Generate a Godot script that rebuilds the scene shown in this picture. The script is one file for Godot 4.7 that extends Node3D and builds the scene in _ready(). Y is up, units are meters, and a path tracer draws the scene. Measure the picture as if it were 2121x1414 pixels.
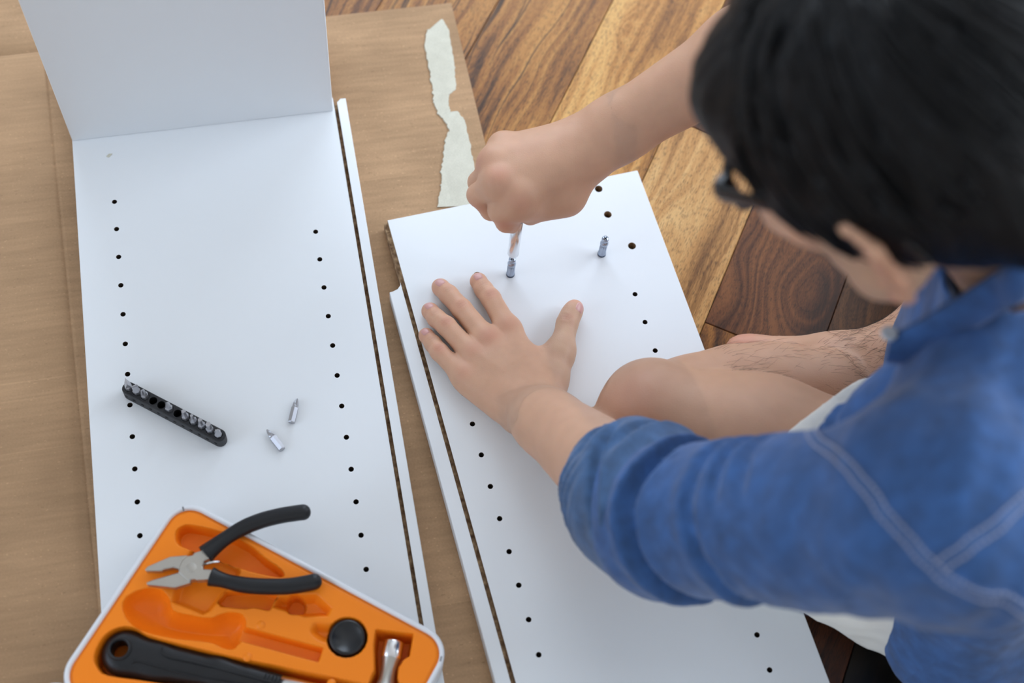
extends Node3D

# ---------------------------------------------------------------- palette
var M := {}
var BOARD_TOP := 0.022
const CARD := 0.004


func _ready() -> void:
	setup_view()
	make_materials()
	make_room()
	make_cardboard()
	make_boards()
	make_case()
	make_bits()
	make_driver()
	make_person()


# ================================================================ camera, sky, light
func setup_view() -> void:
	var cam := Camera3D.new()
	cam.name = "camera"
	var right := Vector3(0.97976792, 0.06708699, 0.18855808)
	var up := Vector3(0.13907657, 0.4492726, -0.88250317)
	var fwd := Vector3(0.14391846, -0.89087231, -0.43085265)
	cam.transform = Transform3D(Basis(right, up, -fwd).orthonormalized(), Vector3(0.17161338, 1.20333251, 0.78588386))
	cam.fov = rad_to_deg(2.0 * atan(707.0 / 2843.99))
	cam.near = 0.05
	cam.far = 60.0
	var att := CameraAttributesPhysical.new()
	att.frustum_focal_length = 48.27
	att.frustum_focus_distance = 1.30
	att.exposure_aperture = 3.0
	cam.attributes = att
	add_child(cam)
	cam.current = true

	var env := Environment.new()
	env.background_mode = Environment.BG_SKY
	var sky := Sky.new()
	var sm := ProceduralSkyMaterial.new()
	sm.sky_top_color = Color(0.62, 0.76, 0.95)
	sm.sky_horizon_color = Color(0.88, 0.92, 0.97)
	sm.ground_bottom_color = Color(0.42, 0.42, 0.40)
	sm.ground_horizon_color = Color(0.80, 0.82, 0.84)
	sm.sun_angle_max = 0.0
	sky.sky_material = sm
	env.sky = sky
	env.background_energy_multiplier = 1.0
	env.tonemap_mode = Environment.TONE_MAPPER_LINEAR
	env.tonemap_exposure = 0.97
	env.sdfgi_enabled = true
	env.ssao_enabled = true
	env.ssil_enabled = true
	var we := WorldEnvironment.new()
	we.name = "world"
	we.environment = env
	add_child(we)

	# daylight of the two windows, each a panel of light as large as its opening
	window_light("window_light_back", Vector3(0.75, 1.50, -2.36), Vector3(0.0, -0.12, 1.0), Vector2(2.6, 1.7), 6.2, Color(0.885, 0.94, 1.0))
	window_light("window_light_side", Vector3(2.56, 1.50, 0.0), Vector3(-1.0, -0.12, 0.0), Vector2(2.2, 1.7), 6.6, Color(0.91, 0.955, 1.0))
	window_light("window_light_left", Vector3(-2.56, 1.50, 0.75), Vector3(1.0, -0.12, 0.0), Vector2(1.8, 1.6), 2.6, Color(0.87, 0.93, 1.0))


func window_light(called: String, at: Vector3, towards: Vector3, size: Vector2, energy: float, tint: Color) -> void:
	var l := AreaLight3D.new()
	l.name = called
	l.area_size = size
	l.light_energy = energy
	l.light_color = tint
	l.area_range = 12.0
	l.area_attenuation = 2.0
	l.shadow_enabled = true
	add_child(l)
	l.look_at_from_position(at, at + towards, Vector3.UP)


# ================================================================ scene graph helpers
func tag(o: Node, label: String, category: String, group := "") -> Node:
	o.set_meta("label", label)
	o.set_meta("category", category)
	if group:
		o.set_meta("group", group)
	return o


func thing(called: String, label: String, category: String, at := Vector3.ZERO, turn := 0.0, group := "") -> Node3D:
	var o := Node3D.new()
	o.name = numbered(self, called)
	add_child(o, true)
	o.position = at
	o.rotation.y = turn
	tag(o, label, category, group)
	return o


func numbered(parent: Node, called: String) -> String:
	if not parent.has_node(called):
		return called
	var n := 1
	while parent.has_node("%s_%03d" % [called, n]):
		n += 1
	return "%s_%03d" % [called, n]


func obj(called: String, mesh: Mesh, mat: Material, parent: Node = self, at := Vector3.ZERO) -> MeshInstance3D:
	var o := MeshInstance3D.new()
	o.name = numbered(parent, called)
	o.mesh = mesh
	if mat:
		for i in mesh.get_surface_count():
			o.set_surface_override_material(i, mat)
	o.position = at
	parent.add_child(o, true)
	return o


func struct(called: String, mesh: Mesh, mat: Material, parent: Node = self, at := Vector3.ZERO) -> MeshInstance3D:
	var o := obj(called, mesh, mat, parent, at)
	o.set_meta("kind", "structure")
	return o


# ================================================================ shape helpers (triangles given counter-clockwise from outside)
func begin(smooth := false) -> SurfaceTool:
	var st := SurfaceTool.new()
	st.begin(Mesh.PRIMITIVE_TRIANGLES)
	st.set_smooth_group(0 if smooth else -1)
	return st


func tri(st: SurfaceTool, a: Vector3, b: Vector3, c: Vector3) -> void:
	st.add_vertex(a)
	st.add_vertex(c)
	st.add_vertex(b)


func quad(st: SurfaceTool, a: Vector3, b: Vector3, c: Vector3, d: Vector3) -> void:
	tri(st, a, b, c)
	tri(st, a, c, d)


func done(st: SurfaceTool) -> ArrayMesh:
	st.generate_normals()
	return st.commit()


func box_into(st: SurfaceTool, s: Vector3, b: float, xf := Transform3D()) -> void:
	var h := s * 0.5
	# a point of the chamfered box: corner signs and the axis whose face it lies on
	var pt := func(sx: float, sy: float, sz: float, axis: int) -> Vector3:
		var v := Vector3(sx * (h.x - b), sy * (h.y - b), sz * (h.z - b))
		v[axis] += [sx, sy, sz][axis] * b
		return xf * v
	for axis in 3:
		for s1 in [-1.0, 1.0]:
			var c := []
			for q in [[-1.0, -1.0], [1.0, -1.0], [1.0, 1.0], [-1.0, 1.0]]:
				var sg := [0.0, 0.0, 0.0]
				sg[axis] = s1
				sg[(axis + 1) % 3] = q[0]
				sg[(axis + 2) % 3] = q[1]
				c.append(pt.call(sg[0], sg[1], sg[2], axis))
			if s1 > 0:
				quad(st, c[0], c[1], c[2], c[3])
			else:
				quad(st, c[3], c[2], c[1], c[0])
	if b <= 0.0:
		return
	for axis in 3:
		var u := (axis + 1) % 3
		var w := (axis + 2) % 3
		for su in [-1.0, 1.0]:
			for sw in [-1.0, 1.0]:
				var c := []
				for e in [[-1.0, u], [1.0, u], [1.0, w], [-1.0, w]]:
					var sg := [0.0, 0.0, 0.0]
					sg[axis] = e[0]
					sg[u] = su
					sg[w] = sw
					c.append(pt.call(sg[0], sg[1], sg[2], e[1]))
				facing_quad(st, c, xf.origin)
	for sx in [-1.0, 1.0]:
		for sy in [-1.0, 1.0]:
			for sz in [-1.0, 1.0]:
				facing_tri(st, pt.call(sx, sy, sz, 0), pt.call(sx, sy, sz, 1), pt.call(sx, sy, sz, 2), xf.origin)


func facing_tri(st: SurfaceTool, a: Vector3, b: Vector3, c: Vector3, from: Vector3) -> void:
	if (b - a).cross(c - a).dot(a + b + c - from * 3.0) >= 0.0:
		tri(st, a, b, c)
	else:
		tri(st, a, c, b)


func facing_quad(st: SurfaceTool, c: Array, from: Vector3) -> void:
	facing_tri(st, c[0], c[1], c[2], from)
	facing_tri(st, c[0], c[2], c[3], from)


func bevel_box(s: Vector3, b: float) -> ArrayMesh:
	var st := begin()
	box_into(st, s, b)
	return done(st)


# a shape turned about Y: profile points are (radius, height), from the bottom up
func lathe_into(st: SurfaceTool, prof: Array, n := 24, xf := Transform3D(), squash := 1.0) -> void:
	for i in prof.size() - 1:
		var p: Vector2 = prof[i]
		var q: Vector2 = prof[i + 1]
		for k in n:
			var a := TAU * k / n
			var b := TAU * (k + 1) / n
			var pa := xf * Vector3(p.x * cos(a), p.y, p.x * sin(a) * squash)
			var pb := xf * Vector3(p.x * cos(b), p.y, p.x * sin(b) * squash)
			var qa := xf * Vector3(q.x * cos(a), q.y, q.x * sin(a) * squash)
			var qb := xf * Vector3(q.x * cos(b), q.y, q.x * sin(b) * squash)
			if p.x > 1e-7:
				tri(st, pa, qa, pb)
			if q.x > 1e-7:
				tri(st, pb, qa, qb)


func lathe(prof: Array, n := 24, smooth := true, squash := 1.0) -> ArrayMesh:
	var st := begin(smooth)
	lathe_into(st, prof, n, Transform3D(), squash)
	return done(st)


# an outline (x, z) raised from y0 to y1 with a chamfer at the top and the bottom
func extrude_into(st: SurfaceTool, poly: PackedVector2Array, y0: float, y1: float, b: float) -> void:
	var area := 0.0
	for i in poly.size():
		var p := poly[i]
		var q := poly[(i + 1) % poly.size()]
		area += p.x * q.y - q.x * p.y
	if area < 0.0:
		poly = poly.duplicate()
		poly.reverse()
	var n := poly.size()
	var inner := PackedVector2Array()
	for i in n:
		var e1 := (poly[i] - poly[(i + n - 1) % n]).normalized()
		var e2 := (poly[(i + 1) % n] - poly[i]).normalized()
		var nn := (Vector2(-e1.y, e1.x) + Vector2(-e2.y, e2.x)).normalized()
		var k := maxf(0.4, nn.dot(Vector2(-e1.y, e1.x)))
		inner.append(poly[i] + nn * b / k)
	var rings := [[inner, y0], [poly, y0 + b], [poly, y1 - b], [inner, y1]] if b > 0.0 else [[poly, y0], [poly, y1]]
	for r in rings.size() - 1:
		var A: PackedVector2Array = rings[r][0]
		var B: PackedVector2Array = rings[r + 1][0]
		for i in n:
			var j := (i + 1) % n
			quad(st, Vector3(A[j].x, rings[r][1], A[j].y), Vector3(A[i].x, rings[r][1], A[i].y), Vector3(B[i].x, rings[r + 1][1], B[i].y), Vector3(B[j].x, rings[r + 1][1], B[j].y))
	var cap: PackedVector2Array = inner if b > 0.0 else poly
	var ids := Geometry2D.triangulate_polygon(cap)
	for t in range(0, ids.size(), 3):
		var a := cap[ids[t]]
		var c := cap[ids[t + 1]]
		var d := cap[ids[t + 2]]
		if (c - a).cross(d - a) < 0.0:
			var sw := c
			c = d
			d = sw
		tri(st, Vector3(a.x, y1, a.y), Vector3(d.x, y1, d.y), Vector3(c.x, y1, c.y))
		tri(st, Vector3(a.x, y0, a.y), Vector3(c.x, y0, c.y), Vector3(d.x, y0, d.y))


func extrude(poly: PackedVector2Array, y0: float, y1: float, b := 0.0, smooth := false) -> ArrayMesh:
	var st := begin(smooth)
	extrude_into(st, poly, y0, y1, b)
	return done(st)


# a round or oval bar along a path; radii per point, flat < 1 squeezes it along «thin»
func tube_into(st: SurfaceTool, path: PackedVector3Array, radii: PackedFloat32Array, n := 12, thin := Vector3.ZERO, flat := 1.0, cap := true) -> void:
	var rings := []
	var side := Vector3.ZERO
	for i in path.size():
		var t := (path[mini(i + 1, path.size() - 1)] - path[maxi(i - 1, 0)]).normalized()
		if thin != Vector3.ZERO:
			side = thin.cross(t).normalized()
		elif side == Vector3.ZERO:
			side = t.cross(Vector3.UP if absf(t.y) < 0.9 else Vector3.RIGHT).normalized()
		else:
			side = (side - t * side.dot(t)).normalized()
		var up := t.cross(side)
		var ring := []
		for k in n:
			var a := TAU * k / n
			ring.append(path[i] + (side * cos(a) + up * sin(a) * flat) * radii[i])
		rings.append(ring)
	for i in rings.size() - 1:
		for k in n:
			var j := (k + 1) % n
			quad(st, rings[i][k], rings[i][j], rings[i + 1][j], rings[i + 1][k])
	if cap:
		for k in range(1, n - 1):
			tri(st, rings[0][0], rings[0][k + 1], rings[0][k])
			var e: Array = rings[-1]
			tri(st, e[0], e[k], e[k + 1])


func tube(path: PackedVector3Array, radii: PackedFloat32Array, n := 12, thin := Vector3.ZERO, flat := 1.0) -> ArrayMesh:
	var st := begin(true)
	tube_into(st, path, radii, n, thin, flat)
	return done(st)


# points along a smooth curve through the given ones
func spline(pts: Array, per := 6) -> PackedVector3Array:
	var out := PackedVector3Array()
	for i in pts.size() - 1:
		var a: Vector3 = pts[maxi(i - 1, 0)]
		var b: Vector3 = pts[i]
		var c: Vector3 = pts[i + 1]
		var d: Vector3 = pts[mini(i + 2, pts.size() - 1)]
		for k in per:
			out.append(b.cubic_interpolate(c, a, d, float(k) / per))
	out.append(pts[-1])
	return out


func spline2(pts: Array, per := 5, closed := true) -> PackedVector2Array:
	var out := PackedVector2Array()
	var n := pts.size()
	for i in n if closed else n - 1:
		var a: Vector2 = pts[(i + n - 1) % n]
		var b: Vector2 = pts[i]
		var c: Vector2 = pts[(i + 1) % n]
		var d: Vector2 = pts[(i + 2) % n]
		for k in per:
			out.append(b.cubic_interpolate(c, a, d, float(k) / per))
	return out


func rounded_rect(x0: float, z0: float, x1: float, z1: float, r: float, n := 10) -> PackedVector2Array:
	var out := PackedVector2Array()
	for c in [[x1 - r, z1 - r, 0.0], [x0 + r, z1 - r, 0.5], [x0 + r, z0 + r, 1.0], [x1 - r, z0 + r, 1.5]]:
		for k in n + 1:
			var a: float = PI * (c[2] + 0.5 * k / n)
			out.append(Vector2(c[0] + r * cos(a), c[1] + r * sin(a)))
	return out


# ================================================================ materials
func srgb(r: int, g: int, b: int) -> Color:
	return Color(r / 255.0, g / 255.0, b / 255.0)


func mat(called: String, c: Color, rough := 0.6, metal := 0.0) -> StandardMaterial3D:
	var m := StandardMaterial3D.new()
	m.resource_name = called
	m.albedo_color = c
	m.roughness = rough
	m.metallic = metal
	M[called] = m
	return m


func noise(seed_: int, freq: float, octaves := 3, kind := FastNoiseLite.TYPE_SIMPLEX_SMOOTH) -> FastNoiseLite:
	var n := FastNoiseLite.new()
	n.seed = seed_
	n.noise_type = kind
	n.frequency = freq
	n.fractal_octaves = octaves
	n.fractal_type = FastNoiseLite.FRACTAL_FBM if octaves > 1 else FastNoiseLite.FRACTAL_NONE
	return n


# a square repeating texture computed by f(x, y) in 0..1 -> Color
func picture(w: int, h: int, f: Callable) -> ImageTexture:
	var bytes := PackedByteArray()
	bytes.resize(w * h * 3)
	var row := func(y: int) -> void:
		for x in w:
			var c: Color = f.call(x, y)
			var k := (y * w + x) * 3
			bytes[k] = clampi(int(c.r * 255.0), 0, 255)
			bytes[k + 1] = clampi(int(c.g * 255.0), 0, 255)
			bytes[k + 2] = clampi(int(c.b * 255.0), 0, 255)
	for y in h:
		row.call(y)
	return ImageTexture.create_from_image(Image.create_from_data(w, h, false, Image.FORMAT_RGB8, bytes))


func triplanar(m: StandardMaterial3D, per_metre: float, world := true) -> void:
	m.uv1_triplanar = true
	m.uv1_world_triplanar = world
	m.uv1_scale = Vector3.ONE * per_metre


func make_materials() -> void:
	mat("plaster", srgb(232, 231, 228), 0.9)
	mat("frame_paint", srgb(235, 236, 238), 0.5)
	var glass := mat("window_glass", Color(0.95, 0.98, 1.0, 0.05), 0.05)
	glass.transparency = BaseMaterial3D.TRANSPARENCY_ALPHA
	var board := mat("white_foil", srgb(232, 235, 238), 0.34)
	board.metallic_specular = 0.45
	var panel := mat("white_foil_panel", srgb(230, 234, 238), 0.36)
	panel.metallic_specular = 0.45
	# chipboard core of the boards
	var chip := mat("chipboard", Color.WHITE, 0.95)
	var n1 := noise(5, 0.11, 2, FastNoiseLite.TYPE_CELLULAR)
	var n2 := noise(6, 0.05, 2)
	chip.albedo_texture = picture(128, 128, func(x, y):
		var v: float = n1.get_noise_2d(x, y) * 0.9 + 1.05 + n2.get_noise_2d(x, y) * 0.4
		return Color(0.34, 0.24, 0.165).lerp(Color(0.80, 0.68, 0.53), clampf(v, 0.0, 1.0)))
	triplanar(chip, 14.0)
	# cardboard: faint flute lines across and specks of fibre
	var card := mat("cardboard", Color.WHITE, 0.88)
	var c1 := noise(11, 0.006, 3)
	var c2 := noise(12, 0.05, 2)
	var c3 := noise(13, 0.35, 1)
	card.albedo_texture = picture(512, 512, func(x, y):
		var v: float = c1.get_noise_2d(x, y * 1.6) * 0.09 + c2.get_noise_2d(x * 0.22, y * 2.6) * 0.06 + c3.get_noise_2d(x, y) * 0.035
		if c3.get_noise_2d(x * 0.5 + 900.0, y * 0.9) > 0.86:
			v += 0.16
		if c3.get_noise_2d(x * 0.3 + 300.0, y * 1.4 + 700.0) < -0.88:
			v -= 0.13
		var base := Color(0.675, 0.540, 0.405)
		return Color(base.r * (1.0 + v), base.g * (1.0 + v * 1.05), base.b * (1.0 + v * 1.15)))
	triplanar(card, 2.2)
	var torn := mat("torn_paper", Color.WHITE, 0.92)
	torn.albedo_texture = picture(256, 256, func(x, y):
		var v: float = c2.get_noise_2d(x, y) * 0.018 + c3.get_noise_2d(x, y) * 0.03 + c1.get_noise_2d(x * 2.0, y * 2.0) * 0.02
		return Color(0.80 + v, 0.785 + v, 0.72 + v))
	triplanar(torn, 6.0)
	mat("card_edge", srgb(196, 172, 140), 0.9)
	# tools
	var orange := mat("orange_plastic", srgb(255, 138, 24), 0.42)
	orange.metallic_specular = 0.4
	mat("white_plastic", srgb(232, 235, 240), 0.4)
	var rub := mat("black_rubber", srgb(23, 25, 29), 0.42)
	rub.metallic_specular = 0.45
	mat("black_plastic", srgb(20, 23, 28), 0.3)
	mat("holder_plastic", srgb(30, 31, 35), 0.5)
	mat("dark_hole", srgb(8, 8, 9), 0.8)
	var steel := mat("tool_steel", srgb(186, 183, 176), 0.38, 0.9)
	steel.metallic_specular = 0.5
	mat("bit_steel", srgb(182, 182, 187), 0.34, 0.85)
	mat("chrome", srgb(232, 233, 236), 0.22, 1.0)
	mat("zinc", srgb(170, 180, 196), 0.28, 0.9)
	mat("zinc_dark", srgb(70, 84, 104), 0.4, 0.6)
	mat("slot_grey", srgb(120, 122, 126), 0.6)
	# skin
	var skin := mat("skin", Color.WHITE, 0.52)
	skin.vertex_color_use_as_albedo = true
	skin.metallic_specular = 0.42
	skin.subsurf_scatter_enabled = true
	skin.subsurf_scatter_strength = 0.12
	var s1 := noise(21, 0.22, 2, FastNoiseLite.TYPE_CELLULAR)
	skin.heightmap_enabled = true
	skin.heightmap_scale = 0.03
	skin.heightmap_texture = picture(256, 256, func(x, y):
		var v: float = 0.5 + 0.5 * s1.get_noise_2d(x, y)
		return Color(v, v, v))
	triplanar(skin, 16.0)
	var nail := mat("nail", srgb(202, 150, 142), 0.32)
	nail.subsurf_scatter_enabled = true
	nail.subsurf_scatter_strength = 0.1
	# cloth
	var d1 := noise(31, 0.02, 3)
	var d2 := noise(32, 0.5, 1)
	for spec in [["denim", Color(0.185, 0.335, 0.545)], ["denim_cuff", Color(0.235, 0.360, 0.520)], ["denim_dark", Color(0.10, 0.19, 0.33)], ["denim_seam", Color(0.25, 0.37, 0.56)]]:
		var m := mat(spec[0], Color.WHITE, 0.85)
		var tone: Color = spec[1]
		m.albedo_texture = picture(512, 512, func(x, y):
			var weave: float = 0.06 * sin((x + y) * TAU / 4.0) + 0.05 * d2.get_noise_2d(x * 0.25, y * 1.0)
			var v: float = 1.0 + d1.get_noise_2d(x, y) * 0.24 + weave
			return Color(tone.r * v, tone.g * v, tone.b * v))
		m.rim_enabled = true
		m.rim = 0.35
		m.rim_tint = 0.6
		triplanar(m, 5.0)
	var thread := mat("seam_thread", srgb(158, 164, 190), 0.8)
	thread.rim_enabled = true
	mat("shell_button", srgb(196, 205, 214), 0.3)
	var cotton := mat("white_cotton", srgb(228, 225, 218), 0.9)
	cotton.rim_enabled = true
	cotton.rim = 0.3
	mat("hem_cord", srgb(120, 108, 78), 0.9)
	var hair := mat("black_hair", srgb(8, 9, 12), 0.5)
	hair.metallic_specular = 0.35
	mat("leg_hair", srgb(42, 30, 24), 0.5)
	var fr := mat("glasses_frame", srgb(14, 16, 20), 0.25)
	fr.metallic_specular = 0.5
	var lens := mat("lens_glass", Color(0.96, 0.98, 1.0, 0.06), 0.03)
	lens.transparency = BaseMaterial3D.TRANSPARENCY_ALPHA


# ---------------------------------------------------------------- wood
# the face of one plank, 118 x 1200 mm: growth bands that bend round knots, pores and dark veins
func wood_picture(seed_: int, dark: Color, mid: Color, light: Color, knots: Array, veins: float, wave: float) -> Image:
	var w := 256
	var h := 1536
	var bytes := PackedByteArray()
	bytes.resize(w * h * 3)
	var bend := noise(seed_, 0.0065, 2)
	var bands := noise(seed_ + 1, 0.055, 3)
	var fine := noise(seed_ + 2, 0.5, 2)
	var pores := noise(seed_ + 3, 0.9, 1)
	var broad := noise(seed_ + 4, 0.012, 2)
	for y in h:
		var v := y * 1200.0 / h
		for x in w:
			var u := x * 118.0 / w
			var r: float = u + wave * bend.get_noise_2d(u * 1.1, v * 0.75)
			for k in knots:
				var du: float = u - k[0]
				var dv: float = (v - k[1]) / 2.6
				var g: float = exp(-(du * du + dv * dv) / (k[2] * k[2]))
				r += k[3] * g
			var b: float = bands.get_noise_2d(r * 1.15, v * 0.018)
			var t: float = 0.56 + b * 0.55 + broad.get_noise_2d(u, v * 0.3) * 0.45
			t += fine.get_noise_2d(u * 3.0 + r, v * 0.07) * 0.30
			var c := dark.lerp(mid, clampf(t * 2.0, 0.0, 1.0)) if t < 0.5 else mid.lerp(light, clampf(t * 2.0 - 1.0, 0.0, 1.0))
			var vein: float = bands.get_noise_2d(r * 0.75 + 777.0, v * 0.008)
			var line := clampf((0.055 - absf(vein - 0.10)) * 20.0, 0.0, 1.0) * veins
			c = c.lerp(dark.darkened(0.45), line * 0.75)
			var p: float = pores.get_noise_2d(u * 2.4, v * 0.13)
			if p < -0.42:
				c = c.darkened(clampf((-0.42 - p) * 1.2, 0.0, 0.38))
			var i := (y * w + x) * 3
			bytes[i] = clampi(int(c.r * 255.0), 0, 255)
			bytes[i + 1] = clampi(int(c.g * 255.0), 0, 255)
			bytes[i + 2] = clampi(int(c.b * 255.0), 0, 255)
	return Image.create_from_data(w, h, false, Image.FORMAT_RGB8, bytes)


func plank_mesh(s: Vector3, b: float) -> ArrayMesh:
	var st := SurfaceTool.new()
	st.begin(Mesh.PRIMITIVE_TRIANGLES)
	st.set_smooth_group(-1)
	var src := begin()
	box_into(src, s, b)
	var arr := src.commit_to_arrays()
	for v: Vector3 in arr[Mesh.ARRAY_VERTEX]:
		st.set_uv(Vector2(v.x / s.x + 0.5, v.z / s.z + 0.5))
		st.add_vertex(v)
	st.generate_normals()
	return st.commit()


# ================================================================ the room
func make_room() -> void:
	var floor_ := struct("floor", bevel_box(Vector3(5.4, 0.10, 5.4), 0.0), M.plaster, self, Vector3(0.0, -0.066, 0.1))
	# planks: rows across n, joints along s
	var looks := [
		[Color(0.44, 0.29, 0.15), Color(0.73, 0.53, 0.31), Color(0.85, 0.68, 0.45), [[41.0, 140.0, 16.0, 34.0], [26.0, 169.0, 7.0, 12.0]], 0.06, 8.0],   # light golden with a knot by the board
		[Color(0.20, 0.105, 0.05), Color(0.36, 0.205, 0.105), Color(0.50, 0.31, 0.17), [[78.0, 1120.0, 34.0, 44.0], [22.0, 1160.0, 18.0, -20.0], [60.0, 980.0, 26.0, 30.0]], 0.35, 40.0],   # dark walnut with swirls
		[Color(0.42, 0.26, 0.11), Color(0.70, 0.48, 0.24), Color(0.83, 0.64, 0.38), [[26.5, 169.0, 9.0, 16.0]], 0.12, 8.0],   # warm light
		[Color(0.25, 0.145, 0.06), Color(0.58, 0.375, 0.17), Color(0.73, 0.52, 0.27), [[60.0, 420.0, 18.0, 24.0], [100.0, 760.0, 14.0, 20.0]], 0.9, 16.0],   # streaked with black veins
		[Color(0.27, 0.155, 0.07), Color(0.53, 0.335, 0.15), Color(0.68, 0.47, 0.24), [[70.0, 640.0, 18.0, 34.0]], 0.9, 24.0],   # streaked, browner
		[Color(0.10, 0.045, 0.025), Color(0.245, 0.125, 0.07), Color(0.36, 0.20, 0.115), [], 0.5, 14.0],   # dark red brown
		[Color(0.16, 0.095, 0.06), Color(0.30, 0.19, 0.115), Color(0.42, 0.28, 0.17), [[38.0, 1048.0, 30.0, 75.0], [90.0, 1000.0, 24.0, 30.0]], 0.45, 40.0],   # dark with rings like water
		[Color(0.035, 0.025, 0.02), Color(0.07, 0.05, 0.04), Color(0.12, 0.085, 0.06), [], 0.3, 12.0],   # almost black
	]
	var wood := []
	var images := []
	images.resize(looks.size())
	var work := func(i: int) -> void:
		var L: Array = looks[i]
		images[i] = wood_picture(100 + i * 10, L[0], L[1], L[2], L[3], L[4], L[5])
	var id := WorkerThreadPool.add_group_task(work, looks.size())
	WorkerThreadPool.wait_for_group_task_completion(id)
	for i in looks.size():
		var m := mat("plank_%d" % i, Color.WHITE, 0.36)
		m.albedo_texture = ImageTexture.create_from_image(images[i])
		m.metallic_specular = 0.45
		wood.append(m)
	var d := Vector3(sin(deg_to_rad(34.0)), 0, -cos(deg_to_rad(34.0)))
	var n := Vector3(cos(deg_to_rad(34.0)), 0, sin(deg_to_rad(34.0)))
	var pitch := 0.1165
	var long := 1.2
	var mesh := plank_mesh(Vector3(pitch - 0.0006, 0.016, long - 0.0006), 0.0007)
	# row -> [a joint on s, looks of the planks from that joint: before, after]
	var known := {0: [0.357, 0, 1], 1: [0.1376, 4, 1], -1: [0.62, 2, 3], -2: [0.52, 3, 4], -3: [0.30, 4, 3], 2: [0.05, 5, 6], 3: [0.45, 7, 5]}
	var rng := RandomNumberGenerator.new()
	rng.seed = 7
	for row in range(-30, 22):
		var n0 := 0.468 + pitch * (row + 0.5)
		var joint: float = known[row][0] if known.has(row) else rng.randf_range(0.0, long)
		for k in range(-4, 4):
			var s0 := joint + long * (k + 0.5)
			var c := n * n0 + d * s0
			if c.x < -2.65 or c.x > 2.65 or c.z < -2.5 or c.z > 2.7:
				continue
			var look := rng.randi_range(0, 6)
			if known.has(row) and (k == -1 or k == 0):
				look = known[row][1 if k == -1 else 2]
			var p := obj("plank", mesh, wood[look], floor_, c - floor_.position + Vector3(0, -0.008, 0))
			p.rotation.y = atan2(-d.x, -d.z) if (k + row) % 2 == 0 or known.has(row) else atan2(d.x, d.z)
	struct("ceiling", bevel_box(Vector3(5.4, 0.12, 5.4), 0.0), M.plaster, self, Vector3(0, 2.66, 0.1))
	# walls with window openings, as solid pieces round each opening
	wall_with_window("wall_back", Vector3(0, 0, -2.5), 0.0, 5.4, 0.75, 2.6, 0.62, 2.38, 1)
	wall_with_window("wall_right", Vector3(2.7, 0, 0.1), -PI / 2, 5.4, -0.1, 2.2, 0.62, 2.38, 2)
	wall_with_window("wall_left", Vector3(-2.7, 0, 0.1), PI / 2, 5.4, -0.65, 1.8, 0.7, 2.34, 3)
	struct("wall_front", bevel_box(Vector3(5.4, 2.6, 0.16), 0.0), M.plaster, self, Vector3(0, 1.3, 2.75))


# a wall in its own frame: x along it, z = 0 its middle, the room on +z
func wall_with_window(called: String, at: Vector3, turn: float, length: float, cx: float, w: float, y0: float, y1: float, number: int) -> void:
	var st := begin()
	var t := 0.16
	var l := -length / 2.0
	var r := length / 2.0
	var pieces := [[l, cx - w / 2, 0.0, 2.6], [cx + w / 2, r, 0.0, 2.6], [cx - w / 2, cx + w / 2, 0.0, y0], [cx - w / 2, cx + w / 2, y1, 2.6]]
	for p in pieces:
		box_into(st, Vector3(p[1] - p[0], p[3] - p[2], t), 0.0, Transform3D(Basis(), Vector3((p[0] + p[1]) / 2, (p[2] + p[3]) / 2, 0)))
	var wl := struct(called, done(st), M.plaster, self, at)
	wl.rotation.y = turn
	var win := Node3D.new()
	win.name = "window_%d" % number
	win.set_meta("kind", "structure")
	add_child(win)
	win.position = at
	win.rotation.y = turn
	var fs := begin()
	var h := y1 - y0
	var my := (y0 + y1) / 2
	for q in [[cx, y0 + 0.03, w, 0.06], [cx, y1 - 0.03, w, 0.06], [cx - w / 2 + 0.03, my, 0.06, h], [cx + w / 2 - 0.03, my, 0.06, h], [cx, my, 0.05, h]]:
		box_into(fs, Vector3(q[2], q[3], 0.06), 0.004, Transform3D(Basis(), Vector3(q[0], q[1], -0.04)))
	obj("window_frame", done(fs), M.frame_paint, win)
	for s in [-1.0, 1.0]:
		obj("pane", bevel_box(Vector3(w / 2 - 0.085, h - 0.12, 0.006), 0.0), M.window_glass, win, Vector3(cx + s * (w / 4 - 0.006), my, -0.04))


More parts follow.
